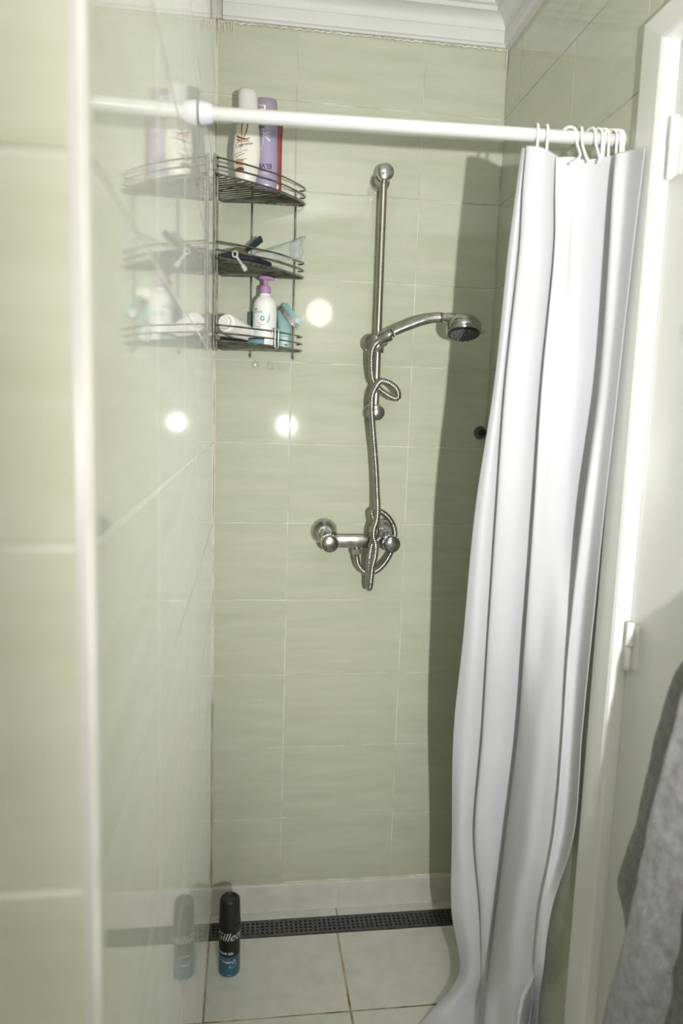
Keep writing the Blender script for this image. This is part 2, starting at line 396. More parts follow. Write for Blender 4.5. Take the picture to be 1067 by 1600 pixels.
FY0, FY1 = -.656, -.735; FX = .680; FZ0, FZ1 = 1.991, 1.934; DY2 = -1.455; FY2 = -1.534
wr = MB().box((W + TT, FY1 + .02, -.05), (W + .14, .1, ZC + .05)).box((W + TT, -2.6, -.05), (W + .14, DY2 - .02, ZC + .05)).box((W + TT, DY2 - .02, FZ1 + .02), (W + .14, FY1 + .02, ZC + .05)).build('wall_right', GROUT)
tag(wr, 'right wall of pale green tiles with the white door', kind='structure')
yr = [0, -.0935, -.392, FY0]
for a, b in zip(yr, yr[1:]):
    for z0, z1 in zip(zl, zl[1:]): tile(wr, (W, (a + b) / 2, (z0 + z1) / 2), a - b, z1 - z0, TILE, (0, 0, -pi / 2))
yr = [FY0, -.694, -.994, -1.294, FY2]
for a, b in zip(yr, yr[1:]):
    for z0, z1 in ((FZ0, 2.1), (2.1, 2.3), (2.3, ZC)): tile(wr, (W, (a + b) / 2, (z0 + z1) / 2), a - b, z1 - z0, TILE, (0, 0, -pi / 2))
yr = [FY2, -1.594, -1.894, -2.194, -2.5]
for a, b in zip(yr, yr[1:]):
    for z0, z1 in zip(zl, zl[1:]): tile(wr, (W, (a + b) / 2, (z0 + z1) / 2), a - b, z1 - z0, TILE, (0, 0, -pi / 2))

tag(MB().box((-1.3, -2.6, -.05), (W + .14, -2.5, ZC + .05)).build('wall_rear', PLASTER), 'plain white wall behind the photographer', kind='structure')
tag(MB().box((-1.3, -2.6, -.05), (-1.2, -1.39, ZC + .05)).build('wall_far_left', PLASTER), 'plain white wall on the far left of the bathroom', kind='structure')
tag(MB().box((-1.3, -2.6, ZC), (W + .14, .1, ZC + .06)).build('ceiling', PLASTER), 'white ceiling', kind='structure')

# moulded cornice: profile (distance from the wall, height)
CP = [(0, 2.257), (.012, 2.257), (.012, 2.262), (.016, 2.264), (.0175, 2.267), (.0175, 2.290), (.0155, 2.2925)]
CP += [(.0165 + .031 * (1 - math.cos(t * pi / 2 / 7)), 2.2935 + .024 * math.sin(t * pi / 2 / 7)) for t in range(8)]
CP += [(.0475, 2.327), (.056, 2.3285), (.058, 2.331), (.058, 2.340), (.066, 2.342), (.0685, 2.345), (.0685, ZC), (0, ZC)]
def cornice(name, ends, label):
    n = len(CP); V = []
    for fn in ends: V += [fn(d, z) for d, z in CP]
    F = [(i, (i + 1) % n, n + (i + 1) % n, n + i) for i in range(n)] + [tuple(range(n)), tuple(range(2 * n - 1, n - 1, -1))]
    return tag(mesh(name, V, F, CORNICE, None, True, auto=28), label, kind='structure')
c1 = cornice('trim_1', [lambda d, z: (.0135, -d, z), lambda d, z: (W - d, -d, z)], 'white moulded cornice along the back wall')
c2 = cornice('trim_2', [lambda d, z: (W - d, -d, z), lambda d, z: (W - d, -2.49, z)], 'white moulded cornice along the right wall')
# ragged bead of filler under the cornice, with drips near the left corner
q = MB(); P = []; rad = []
for i in range(140):
    x = .004 + (W - .008) * i / 139
    P.append((x, -.0028, 2.2556 + .0012 * math.sin(i * 1.7) + random.uniform(-.0008, .0008))); rad.append(.0017 + random.uniform(-.0009, .0010))
q.tube(P, rad, 6)
for k, (x, l) in enumerate([(.004, .02), (.009, .012), (.016, .026), (.0235, .014), (.031, .019), (.036, .030), (-.001, .014)]):
    q.tube([(max(x, .002), -.003, 2.262), (max(x, .002) + .002, -.003, 2.256 - l * .4), (max(x, .002) + .001, -.002, 2.256 - l)], [.0022, .0018, .0008], 6)
q.tube([(W - .003, -.004, 2.262), (W - .004, -.004, 2.24), (W - .003, -.003, 2.21)], [.003, .0022, .0012], 6)
tag(q.build('caulk', CAULK, c1, True), 'ragged white filler bead')
# silicone seam down the back left corner, browning towards the floor
q = MB(); q.tube([(.0018, -.0018, .62 + (2.25 - .62) * i / 40) for i in range(41)], [.0019 + random.uniform(-.0005, .0005) for i in range(41)], 6)
tag(q.build('corner_seam', CAULK, wb, True), 'pale sealant seam')
q = MB(); q.tube([(.0020, -.0020, ZF + (.62 - ZF) * i / 30) for i in range(31)], [.0022 + random.uniform(-.0007, .0007) for i in range(31)], 6)
SEAM = noisy(pm('seam', (.4, .36, .22), .6), (.30, .25, .13), (.56, .54, .44), scale=(30, 30, 9), lo=.35, hi=.62)
tag(q.build('corner_seam', SEAM, wb, True), 'lower end of the sealant seam, stained brown')

# door frame and door
PF = [(0, W + .03), (0, FX + .008), (.04, FX + .004), (.09, FX + .0025), (.86, FX - .003), (.95, FX - .001), (1, FX + .004), (1, W + .03)]
STN = [(FY0, FY1, ZF, ZF), (FY0, FY1, FZ0, FZ1), (FY2, DY2, FZ0, FZ1), (FY2, DY2, ZF, ZF)]
V = []; F = []; n = len(PF)
for yo, yi, zo, zi in STN: V += [(x, yo + (yi - yo) * o, zo + (zi - zo) * o) for o, x in PF]
for i in range(3): F += [(i * n + k, i * n + (k + 1) % n, (i + 1) * n + (k + 1) % n, (i + 1) * n + k) for k in range(n)]
F += [tuple(range(n)), tuple(range(4 * n - 1, 3 * n - 1, -1))]
fr = mesh('trim_3', V, F, GLOSSW); tag(fr, 'white painted door frame on the right wall', kind='structure')
dr = MB().box((.701, DY2 + .002, ZF + .006), (.738, FY1 - .002, FZ1 - .002), .002).build('door_1', GLOSSW, None, True, 35); tag(dr, 'white painted flush door', kind='structure')
for zt, zb in ((1.822, 1.734), (1.060, .981)):
    zm = (zt + zb) / 2
    h = MB().lathe([(0, .0045), (.0015, .0066), (zt - zm - .0015, .0066), (zt - zm, .0045)], (.6935, -.7525, zm + .0006), n=20).build('hinge', GLOSSW, dr, True, 40)
    tag(h, 'white painted hinge barrel')
    MB().lathe([(0, .0030), (.002, .0050), (.006, .0053), (zm - zb - .001, .0053), (zm - zb, .0046)], (.6930, -.7520, zb), n=20).build('hinge_pin', GLOSSW, h, True, 40)
    MB().box((.6985, -.768, zb + .004), (.7015, -.738, zt - .004), .0006).build('hinge_leaf', GLOSSW, h)

# linear drain
dn = empty('linear_drain', (W / 2, -.0665, ZF), 'dark perforated linear drain set in the shower floor', 'drain')
MB().box((.0015, -.097, -.018), (W - .0015, -.036, .004)).build('channel', DARK, dn)
fm = MB()
for ya, yb in ((-.0385, -.0358), (-.0972, -.0945)): fm.box((.0015, ya, .004), (W - .0015, yb, ZF + .0005))
fm.box((.0015, -.0945, .004), (.004, -.0385, ZF + .0005)).box((W - .004, -.0945, .004), (W - .0015, -.0385, ZF + .0005)).build('frame', GRATE, dn)
gx0, gx1, gy0, gy1 = .0045, W - .0045, -.0940, -.0390
nx, ny = 54, 4; px_ = (gx1 - gx0) / nx; my = .0045; py_ = (gy1 - gy0 - 2 * my) / ny; hw = .0029; hh = .0030
xs = [gx0]; ys = [gy0]
for i in range(nx): c = gx0 + px_ * (i + .5); xs += [c - hw, c + hw]
xs.append(gx1)
for i in range(ny): c = gy0 + my + py_ * (i + .5); ys += [c - hh, c + hh]
ys.append(gy1)
V = []; F = []; nxs, nys = len(xs), len(ys)
for zz in (ZF + .0002, ZF - .0014):
    for y in ys: V += [(x, y, zz) for x in xs]
off = nxs * nys
for j in range(nys - 1):
    for i in range(nxs - 1):
        hole = (i % 2 == 1) and (j % 2 == 1)
        a, b, c, d = j * nxs + i, j * nxs + i + 1, (j + 1) * nxs + i + 1, (j + 1) * nxs + i
        if not hole: F += [(a, b, c, d), (a + off, d + off, c + off, b + off)]
        else: F += [(a, d, d + off, a + off), (d, c, c + off, d + off), (c, b, b + off, c + off), (b, a, a + off, b + off)]
mesh('grate', V, F, GRATE, dn)

# wall lamp behind the photographer, and an added ceiling lamp base for the fill
lp = empty('wall_lamp', (.484, -2.5, 1.957), 'round opal wall lamp on the rear wall behind the photographer', 'lamp')
MB().lathe([(0, .06), (.012, .06), (.02, .045), (.028, .045)], (.484, -2.5, 1.957), (0, 1, 0), 32).build('base', GLOSSW, lp, True, 40)
MB().lathe([(.026 + .074 * (1 - math.cos(t * pi / 16)), .073 * math.sin(t * pi / 16) + (.001 if t else 0)) for t in range(17)], (.484, -2.5, 1.957), (0, 1, 0), 32).build('globe', GLOBE, lp, True)
lp2 = empty('added_ceiling_lamp', (-.45, -2.1, ZC), 'flat round ceiling lamp added for fill, unseen behind the photographer', 'lamp')
MB().lathe([(0, .25), (.012, .26), (.02, .25)], (-.45, -2.1, ZC), (0, 0, -1), 40).build('base', GLOSSW, lp2, True, 40)

# ---------------------------------------------------------------- shower rod, rings, curtain
def rodz(x): return 1.8266 + (1.8394 - 1.8266) * x / .70
RY = -.605
d_ = Vector((W, 0, rodz(W) - rodz(0))).normalized(); L_ = (Vector((W, 0, rodz(W))) - Vector((0, 0, rodz(0)))).length
rod = empty('shower_curtain_rod', (W / 2, RY, rodz(W / 2)), 'white tension rod spanning the shower between the two walls', 'curtain rod')
MB().lathe([(.016, .0100), (.018, .0104), (L_ - .018, .0104), (L_ - .016, .0100)], (0, RY, rodz(0)), d_, 28).build('tube', ROD, rod, True, 40)
def endcap(o, ax):
    e = MB().lathe([(.0012, .0165), (.003, .0172), (.006, .0172), (.0075, .0168), (.012, .0160), (.0185, .0145), (.0215, .0128), (.0225, .0106), (.0225, .0)], o, ax, 32).build('end_cap', CAPL, rod, True, 35)
    MB().lathe([(0.0002, .0158), (.0012, .0162), (.0022, .0158)], o, ax, 32).build('rubber_pad', DGREY, e, True, 40)
    return e
tag(endcap((0, RY, rodz(0)), d_), 'lilac grey end cap')
MB().lathe([(.0005, .0118), (.002, .0124), (.012, .0120), (.0165, .0108), (.0165, 0)], (W, RY, rodz(W)), -d_, 28).build('end_cap', ROD, rod, True, 40)

CURTAIN = [
 [(0.5197,-0.6000,1.8171), (0.5232,-0.6080,1.8146), (0.5338,-0.6000,1.8182), (0.5214,-0.6180,1.8140), (0.5442,-0.6288,1.8091), (0.5808,-0.6108,1.8032), (0.5708,-0.6216,1.7989), (0.5955,-0.6245,1.8007), (0.6222,-0.6288,1.7974), (0.6737,-0.6230,1.8110), (0.6578,-0.6500,1.8017), (0.6727,-0.6680,1.8016), (0.6729,-0.7120,1.7894)],
 [(0.5173,-0.5920,1.7505), (0.5221,-0.6000,1.7485), (0.5350,-0.5920,1.7517), (0.5219,-0.6122,1.7450), (0.5462,-0.6222,1.7437), (0.5863,-0.6021,1.7523), (0.5752,-0.6179,1.7470), (0.5998,-0.6194,1.7483), (0.6225,-0.6251,1.7482), (0.6791,-0.6136,1.7554), (0.6584,-0.6480,1.7440), (0.6739,-0.6620,1.7411), (0.6732,-0.7070,1.7280)],
 [(0.5131,-0.5820,1.6501), (0.5207,-0.5920,1.6484), (0.5420,-0.5800,1.6522), (0.5258,-0.6022,1.6466), (0.5535,-0.6137,1.6459), (0.5978,-0.5906,1.6532), (0.5829,-0.6122,1.6479), (0.6036,-0.6108,1.6494), (0.6209,-0.6194,1.6486), (0.6870,-0.6036,1.6558), (0.6619,-0.6450,1.6457), (0.6740,-0.6620,1.6429), (0.6730,-0.7000,1.6349)],
 [(0.5097,-0.5620,1.4374), (0.5178,-0.5720,1.4373), (0.5404,-0.5580,1.4386), (0.5223,-0.5850,1.4370), (0.5557,-0.5937,1.4378), (0.6034,-0.5714,1.4404), (0.5818,-0.6002,1.4385), (0.6097,-0.6023,1.4394), (0.6394,-0.6081,1.4403), (0.6870,-0.5930,1.4429), (0.6662,-0.6400,1.4400), (0.6738,-0.6580,1.4396), (0.6734,-0.6880,1.4385)],
 [(0.5018,-0.5200,1.2044), (0.5163,-0.5350,1.2066), (0.5537,-0.5200,1.2051), (0.5338,-0.5474,1.2086), (0.5669,-0.5560,1.2102), (0.6197,-0.5380,1.2084), (0.5937,-0.5733,1.2129), (0.6201,-0.5790,1.2141), (0.6514,-0.5819,1.2149), (0.6870,-0.5704,1.2139), (0.6601,-0.6280,1.2214), (0.6739,-0.6400,1.2232), (0.6739,-0.6750,1.2280)],
 [(0.5131,-0.4550,0.9373), (0.5314,-0.4750,0.9435), (0.5730,-0.4620,0.9389), (0.5539,-0.4888,0.9478), (0.5867,-0.5018,0.9516), (0.6411,-0.4874,0.9463), (0.6125,-0.5270,0.9594), (0.6353,-0.5480,0.9660), (0.6533,-0.5720,0.9735), (0.6794,-0.5900,0.9791), (0.6629,-0.6060,0.9844), (0.6798,-0.6160,0.9875), (0.6737,-0.6670,1.0040)],
 [(0.5263,-0.3850,0.7018), (0.5497,-0.4080,0.7119), (0.5962,-0.4000,0.7067), (0.5760,-0.4282,0.7205), (0.6091,-0.4433,0.7266), (0.6638,-0.4354,0.7212), (0.6326,-0.4764,0.7414), (0.6396,-0.5400,0.7710), (0.6590,-0.5680,0.7835), (0.6788,-0.5900,0.7932), (0.6666,-0.6020,0.7992), (0.6825,-0.6100,0.8025), (0.6738,-0.6600,0.8262)],
 [(0.5458,-0.3520,0.4594), (0.5617,-0.3750,0.4729), (0.6053,-0.3680,0.4664), (0.5829,-0.3974,0.4857), (0.6122,-0.4118,0.4932), (0.6658,-0.4046,0.4860), (0.6335,-0.4478,0.5144), (0.6382,-0.5300,0.5651), (0.6580,-0.5620,0.5839), (0.6756,-0.5900,0.6004), (0.6656,-0.6000,0.6071), (0.6830,-0.6060,0.6099), (0.6738,-0.6600,0.6438)],
 [(0.5566,-0.3450,0.2661), (0.5819,-0.3720,0.2845), (0.6306,-0.3700,0.2798), (0.6087,-0.3882,0.2948), (0.6239,-0.4026,0.3045), (0.6594,-0.3990,0.2995), (0.6256,-0.4422,0.3339), (0.6268,-0.5200,0.3917), (0.6463,-0.5520,0.4142), (0.6597,-0.5800,0.4342), (0.6523,-0.5900,0.4421), (0.6592,-0.6000,0.4491), (0.6692,-0.6060,0.4529)],
 [(0.5819,-0.3500,0.1067), (0.5970,-0.3800,0.1310), (0.6283,-0.3850,0.1328), (0.6205,-0.3896,0.1373), (0.6283,-0.4004,0.1459), (0.6448,-0.4040,0.1476), (0.6157,-0.4472,0.1867), (0.6245,-0.5150,0.2438), (0.6457,-0.5450,0.2676), (0.6597,-0.5700,0.2878), (0.6584,-0.5700,0.2879), (0.6630,-0.5800,0.2960), (0.6687,-0.5900,0.3041)],
 [(0.5075,-0.3850,0.0464), (0.5444,-0.4000,0.0569), (0.6117,-0.4000,0.0510), (0.6144,-0.4200,0.0691), (0.6174,-0.4350,0.0825), (0.6281,-0.4450,0.0908), (0.5923,-0.4950,0.1398), (0.6100,-0.5300,0.1703), (0.6262,-0.5650,0.2010), (0.6391,-0.5750,0.2090), (0.6869,-0.5080,0.1433), (0.6863,-0.5270,0.1608), (0.6849,-0.5500,0.1820)],
 [(0.4701,-0.4076,0.0340), (0.5174,-0.4486,0.0340), (0.5771,-0.4784,0.0340), (0.5811,-0.5096,0.0340), (0.5870,-0.5251,0.0340), (0.5941,-0.5405,0.0340), (0.5627,-0.5933,0.0340), (0.5792,-0.6213,0.0340), (0.5911,-0.6418,0.0340), (0.6012,-0.6491,0.0340), (0.6401,-0.5845,0.0600), (0.6486,-0.5950,0.0700), (0.6570,-0.6055,0.0800)],
]

NU, NV = 9, 12
cols = [cr(row, NU) for row in CURTAIN]
grid = []
for c in range(len(cols[0])):
    grid.append(cr([r[c] for r in cols], NV))
nu, nv = len(grid), len(grid[0])
V = []; F = []
for i in range(nu):
    for j in range(nv):
        p = grid[i][j].copy()
        # creases of thin vinyl, faint at the top and stronger near the floor
        t = j / (nv - 1)
        a = .0010 + .0055 * t * t
        dn_ = noise.noise(Vector((p.x * 9, p.y * 9, p.z * 7))) * a + noise.noise(Vector((p.x * 26, p.y * 20, p.z * 17 + 9))) * a * .5
        p.y += dn_; p.x += dn_ * .25
        if j > nv - 5 and p.z < .036: p.z = .0335
        V.append(p)
for i in range(nu - 1):
    for j in range(nv - 1): F.append((i * nv + j, (i + 1) * nv + j, (i + 1) * nv + j + 1, i * nv + j + 1))
cur = mesh('shower_curtain', V, F, CURT, None, True)
tag(cur, 'plain white shower curtain bunched to the right with its hem trailing on the floor', 'curtain')
sd = cur.modifiers.new('thickness', 'SOLIDIFY'); sd.thickness = .0007; sd.offset = 0

RINGS = [(.5417, 14, 'leftmost of the curtain rings, at the free edge of the white curtain'), (.5570, 10, 'second curtain ring from the left, upright on the rod'),
         (.5960, -52, 'wide turned curtain ring, third from the left, hooked low in the curtain'), (.6165, 16, 'fourth curtain ring from the left, hanging long over the curtain'),
         (.6330, -14, 'fifth curtain ring from the left, beside the long hanging one'), (.6440, -22, 'sixth curtain ring from the left'), (.6535, -34, 'seventh curtain ring from the left'),
         (.6640, 48, 'eighth curtain ring from the left, crossing its neighbour'), (.6690, -20, 'ninth curtain ring from the left, among the tight bunch'),
         (.6750, -28, 'tenth curtain ring from the left, third from the door frame'), (.6790, -20, 'eleventh curtain ring from the left, second from the door frame'), (.6830, -12, 'last curtain ring on the right, touching the door frame side')]
for x, ang, lab in RINGS:
    fw = .036 if x in (.5960, .6165, .6330) else .0
    zr = rodz(x); r = .0142; a = math.radians(ang)
    path2 = [(.0132, -.006), (.0142, -.002)] + [(r * math.cos(t * pi / 8), .0015 + r * math.sin(t * pi / 8)) for t in range(9)] + [(-.0145, -.012), (-.0152, -.024), (-.0145, -.034), (-.0115, -.0425), (-.006, -.0475), (.000, -.0485)]
    kf = lambda zz: min(1, max(0, (-zz - .002) / .045)) ** 1.6
    if ang == -52: path2 = path2[:-3] + [(-.010, -.041), (.002, -.049), (.013, -.0535)]
    pts = [Vector((x + yy * math.sin(a) * .9, RY + yy * math.cos(a) * (1 - .6 * kf(zz) * (1 if fw else 0)) - fw * kf(zz), zr + zz)) for yy, zz in path2]
    P = cr(pts, 5)
    rg = MB().tube(P, [.0016] + [.0023] * (len(P) - 2) + [.0016], 8).build('curtain_ring', RING, None, True, 50)
    tag(rg, 'white plastic ' + lab, 'curtain ring', 'curtain rings on the white rod')

# ---------------------------------------------------------------- towel and its hook on the door
for hy, hz, hlab in ((-1.04, 1.478, 'bare white knob hook on the door, just left of the grey towel'), (-1.250, 1.500, 'white knob hook on the door that carries the grey towel')):
    hk = empty('coat_hook', (.701, hy, hz), hlab, 'hook')
    MB().lathe([(0, .022), (.004, .022), (.006, .018)], (.701, hy, hz), (-1, 0, 0), 28).build('base', GLOSSW, hk, True, 40)
    MB().lathe([(.004, .007), (.03, .006), (.05, .008)], (.701, hy, hz), (-1, 0, 0), 20).build('stem', GLOSSW, hk, True, 40)
    MB().lathe([(.048, .010), (.050, .019), (.056, .022), (.062, .020), (.066, .010)], (.701, hy, hz), (-1, 0, 0), 28).build('knob', GLOSSW, hk, True, 50)
TL = [(1.495, -1.240, -1.250), (1.42, -1.235, -1.255), (1.30, -1.190, -1.225), (1.19, -1.100, -1.150), (1.12, -1.005, -1.070), (1.06, -.935, -1.012), (.97, -.902, -.990), (.875, -.882, -.968), (.79, -.866, -.955), (.73, -.849, -.946), (.665, -.836, -.935), (.62, -.862, -.925), (.54, -.880, -.905), (.40, -.890, -.885), (.33, -.892, -.882)]
secs = []
for z, yl_, yf_ in TL:
    xb = .665; t = (1.495 - z) / 1.165; wd = .03 + .29 * t
    xf_ = xb - .018 - .030 * min(1, t * 3)
    s = [(.689, yl_ - wd * .8), (.689, yl_ - wd * .3), (.688, yl_ - .022), (xb + .012, yl_ - .003), (xb - .003, yl_ - .004), (xb - .010, yl_ - .02), (xb - .004, yf_ - .026), (xf_ + .012, yf_ - .010), (xf_ + .001, yf_ - .004), (xf_ - .006, yf_ - .012)]
    m = 14
    for k in range(1, m + 1):
        u = k / m; s.append((xf_ - .004 + .042 * (.5 - .5 * math.cos(2 * pi * 1.3 * u)) * min(1, t * 3) + .004 * math.sin(u * 17 + 4 * t), yf_ - .012 - wd * u))
    secs.append([(x, y, z) for x, y in s])
cols = [cr(s, 6) for s in secs]
grid = [cr([c[i] for c in cols], 7) for i in range(len(cols[0]))]
nu, nv = len(grid), len(grid[0]); V = []; F = []
for i in range(nu):
    for j in range(nv):
        p = grid[i][j].copy(); dn_ = noise.noise(p * 22) * .004 + noise.noise(p * 110) * .0012; p.x += dn_; p.y += dn_ * .4
        p.x = min(p.x, .693); V.append(p)
for i in range(nu - 1):
    for j in range(nv - 1): F.append((i * nv + j, (i + 1) * nv + j, (i + 1) * nv + j + 1, i * nv + j + 1))
tw = mesh('bath_towel', V, F, TOWEL, None, True)
sd = tw.modifiers.new('thickness', 'SOLIDIFY'); sd.thickness = .005; sd.offset = 1
tag(tw, 'grey terry bath towel hanging on the white door at the right edge', 'towel')

# ---------------------------------------------------------------- slide bar with hand shower
BX, BY = .390, -.055
sb = empty('shower_slide_bar', (BX, 0, 1.66), 'vertical chrome slide bar fixed to the green back wall', 'slide bar')
MB().lathe([(0, .0088), (.545, .0088)], (BX, BY, 1.392), (0, 0, 1), 24).build('bar', STEEL, sb, True, 40)
for z, nm in ((1.934, 'top'), (1.384, 'bottom')):
    m_ = MB().lathe([(0, .0235), (.003, .0240), (.010, .0225), (.013, .0165), (.016, .0145), (.05, .0145), (.055, .0165), (.062, .0185), (.075, .0192), (.080, .0188), (.0825, .015), (.0835, .0)], (BX, 0, z), (0, -1, 0), 36).build('wall_mount', CHROME, sb, True, 35)
# slider: clamp knob on the left, swivelling cup on the right
sl = MB().lathe([(-.019, .0145), (-.017, .0155), (.019, .0155), (.021, .0145)], (BX, BY, 1.545), (0, 0, 1), 28).build('slider', CHROME, sb, True, 35)
MB().lathe([(0, .011), (.006, .012), (.008, .0195), (.012, .021), (.022, .021), (.026, .0195), (.028, .016), (.0285, 0)], (BX - .008, BY - .010, 1.545), (-.45, -.9, .02), 32).build('clamp_knob', CHROME, sl, True, 35)
hd = (Vector((.4123, -.1180, 1.5682)) - Vector((.3916, -.1100, 1.5565))).normalized()
cup_o = Vector((.3950, -.1115, 1.5583))
MB().lathe([(0, .008), (.004, .012), (.018, .012), (.020, .0115)], (BX + .006, BY - .012, 1.549), (.12, -1, .1), 24).add(*(lambda m: (m.V, m.F))(MB().lathe([(-.014, .0120), (-.012, .0140), (.012, .0160), (.015, .0155), (.015, .0118), (-.012, .0102)], cup_o, hd, 28))).build('holder_cup', CHROME, sl, True, 35)

hs = empty('hand_shower', tuple(cup_o), 'chrome hand shower with a round head held in the slide bar cup', 'shower head')
HP = cr([(.3916, -.1100, 1.5565), (.4123, -.1180, 1.5682), (.4503, -.1280, 1.5855), (.4851, -.1380, 1.5982), (.5200, -.1480, 1.6036), (.5341, -.1520, 1.6031)], 8)
n0 = 7
rr = [.0082 + .0016 * min(1, i / 8) + .0006 * min(1, i / 30) for i in range(len(HP))]
MB().tube(HP[:9], [.0090] * 9, 24).build('hose_nut', CHROME, hs, True, 35)
MB().tube(HP[9:33], [.0100 + .0003 * i / 24 for i in range(24)], 24).build('handle', CHROME, hs, True, 35)
for i in (8, 32):
    t = (HP[i + 1] - HP[i - 1]).normalized()
    MB().lathe([(-.0013, .0105), (-.0010, .0112), (.0010, .0112), (.0013, .0105)], HP[i], t, 24).build('seal_ring', BLACK, hs, True, 40)
# grip ribs on the underside of the handle
q = MB()
for i in range(16, 31):
    t = (HP[i + 1] - HP[i - 1]).normalized(); dwn = Vector((0, 0, -1)); dwn = (dwn - t * dwn.dot(t)).normalized(); sd_ = t.cross(dwn)
    pts = [HP[i] + (dwn * math.cos(a) + sd_ * math.sin(a)) * .0103 for a in [(-.9 + 1.8 * k / 8) for k in range(9)]]
    q.tube(pts, [.0004] + [.0011] * 7 + [.0004], 6)
q.build('grip_rib', CHROME, hs, True)
# head: axis points down and a little towards the room
hax = Vector((-.04, -.30, -.95)).normalized(); hc = Vector((.5675, -.166, 1.5855)); HS = 1.15
neck = cr([HP[33], HP[36], HP[-1], HP[-1] + Vector((.010, -.004, -.003)), hc - hax * .004 - Vector((.012, 0, 0))], 6)
MB().tube(neck, [.0100 + .0040 * i / (len(neck) - 1) for i in range(len(neck))], 24).build('neck', CHROME, hs, True, 40)
head = MB().lathe([(d * HS, r_ * HS) for d, r_ in [(-.0200, .0), (-.0195, .010), (-.0165, .0200), (-.0115, .0275), (-.0050, .0325), (-.0008, .0345), (.0000, .0338), (.0008, .0345), (.007, .0352), (.013, .0345), (.0165, .0325), (.0170, .030)]], hc, hax, 44).build('head', CHROME, hs, True, 35)
MB().lathe([(d * HS, r_ * HS) for d, r_ in [(.0145, .0315), (.0178, .0318), (.0192, .0305), (.0196, .0285), (.0170, .028)]], hc, hax, 44).build('face_ring', BLACK, head, True, 40)
MB().lathe([(d * HS, r_ * HS) for d, r_ in [(.0150, .0285), (.0185, .0280), (.0205, .0250), (.0212, .016), (.0212, .0)]], hc, hax, 40).build('spray_face', DGREY, head, True, 35)
u_ = Vector((1, 0, 0)); u_ = (u_ - hax * u_.dot(hax)).normalized(); v_ = hax.cross(u_)
for rad_, cnt in ((.0235, 14), (.0155, 9), (.0075, 5)):
    for k in range(cnt):
        a = 2 * pi * k / cnt; o_ = hc + (u_ * math.cos(a) + v_ * math.sin(a)) * rad_ * HS + hax * .0195 * HS
        MB().lathe([(0, .0022), (.0045, .0017), (.0052, .0008)], o_, hax, 8).build('nozzle', DGREY, head, True, 50)
lv_ = hc + u_ * .033 * HS + hax * .011 * HS
MB().tube([lv_ - u_ * .003, lv_ + u_ * .004, lv_ + u_ * .009 - hax * .002, lv_ + u_ * .0115 - hax * .006], [.003, .0034, .0028, .0014], 10).build('spray_lever', CLEARG, head, True, 50)

HOSEP = [(0.3910,-0.1105,1.5555),(0.3846,-0.1080,1.5505),(0.3724,-0.1080,1.5383),(0.3679,-0.1050,1.5222),(0.3684,-0.0980,1.5007),(0.3715,-0.0900,1.4790),(0.3780,-0.0830,1.4571),(0.3956,-0.0800,1.4382),(0.4161,-0.0820,1.4252),(0.4298,-0.0850,1.4187),(0.4380,-0.0900,1.4227),(0.4335,-0.0930,1.4391),(0.4166,-0.0970,1.4526),(0.3975,-0.0990,1.4578),(0.3884,-0.0995,1.4538),(0.3797,-0.1000,1.4400),(0.3737,-0.1000,1.4234),(0.3728,-0.1000,1.4023),(0.3749,-0.0980,1.3752),(0.3791,-0.0940,1.3418),(0.3859,-0.0850,1.2988),(0.3919,-0.0850,1.2448),(0.3954,-0.0900,1.1907),(0.3957,-0.1050,1.1535),(0.3920,-0.1180,1.1272),(0.3857,-0.1240,1.1091),(0.3841,-0.1260,1.0888),(0.3911,-0.1220,1.0678),(0.3924,-0.1120,1.0399),(0.3884,-0.1050,1.0114),(0.3874,-0.0980,0.9859),(0.3872,-0.0900,0.9630),(0.3864,-0.0830,0.9507),(0.3850,-0.0760,0.9596),(0.3828,-0.0820,0.9903),(0.3801,-0.1020,1.0347),(0.3835,-0.1120,1.0682),(0.3929,-0.1080,1.0896),(0.3955,-0.1000,1.1030),(0.3896,-0.0900,1.1220),(0.3872,-0.0760,1.1384),(0.3983,-0.0660,1.1443),(0.4184,-0.0550,1.1374),(0.4396,-0.0440,1.1183),(0.4545,-0.0320,1.0910),(0.4558,-0.0300,1.0610),(0.4458,-0.0440,1.0364),(0.4257,-0.0600,1.0084),(0.4021,-0.0680,0.9904),(0.3796,-0.0680,0.9871),(0.3615,-0.0660,1.0029),(0.3552,-0.0660,1.0240),(0.3538,-0.0660,1.0430)]
HPs = resample(cr(HOSEP, 24), .00085)
ph = [0.0068 + .0009 * (abs(math.sin(pi * i * .00085 / .0048)) ** .55 - .5) * 2 for i in range(len(HPs))]
ho = empty('shower_hose', (.3875, -.0995, 1.05), 'ribbed metal shower hose looped around the slide bar and mixer tap', 'shower hose')
MB().tube(HPs, ph, 12).build('hose', HOSE, ho, True)
MB().lathe([(0, .0066), (.012, .0070), (.016, .0092), (.030, .0092), (.032, .0080)], (.3536, -.066, 1.018), (0, 0, 1), 24).build('hose_end', CHROME, ho, True, 35)

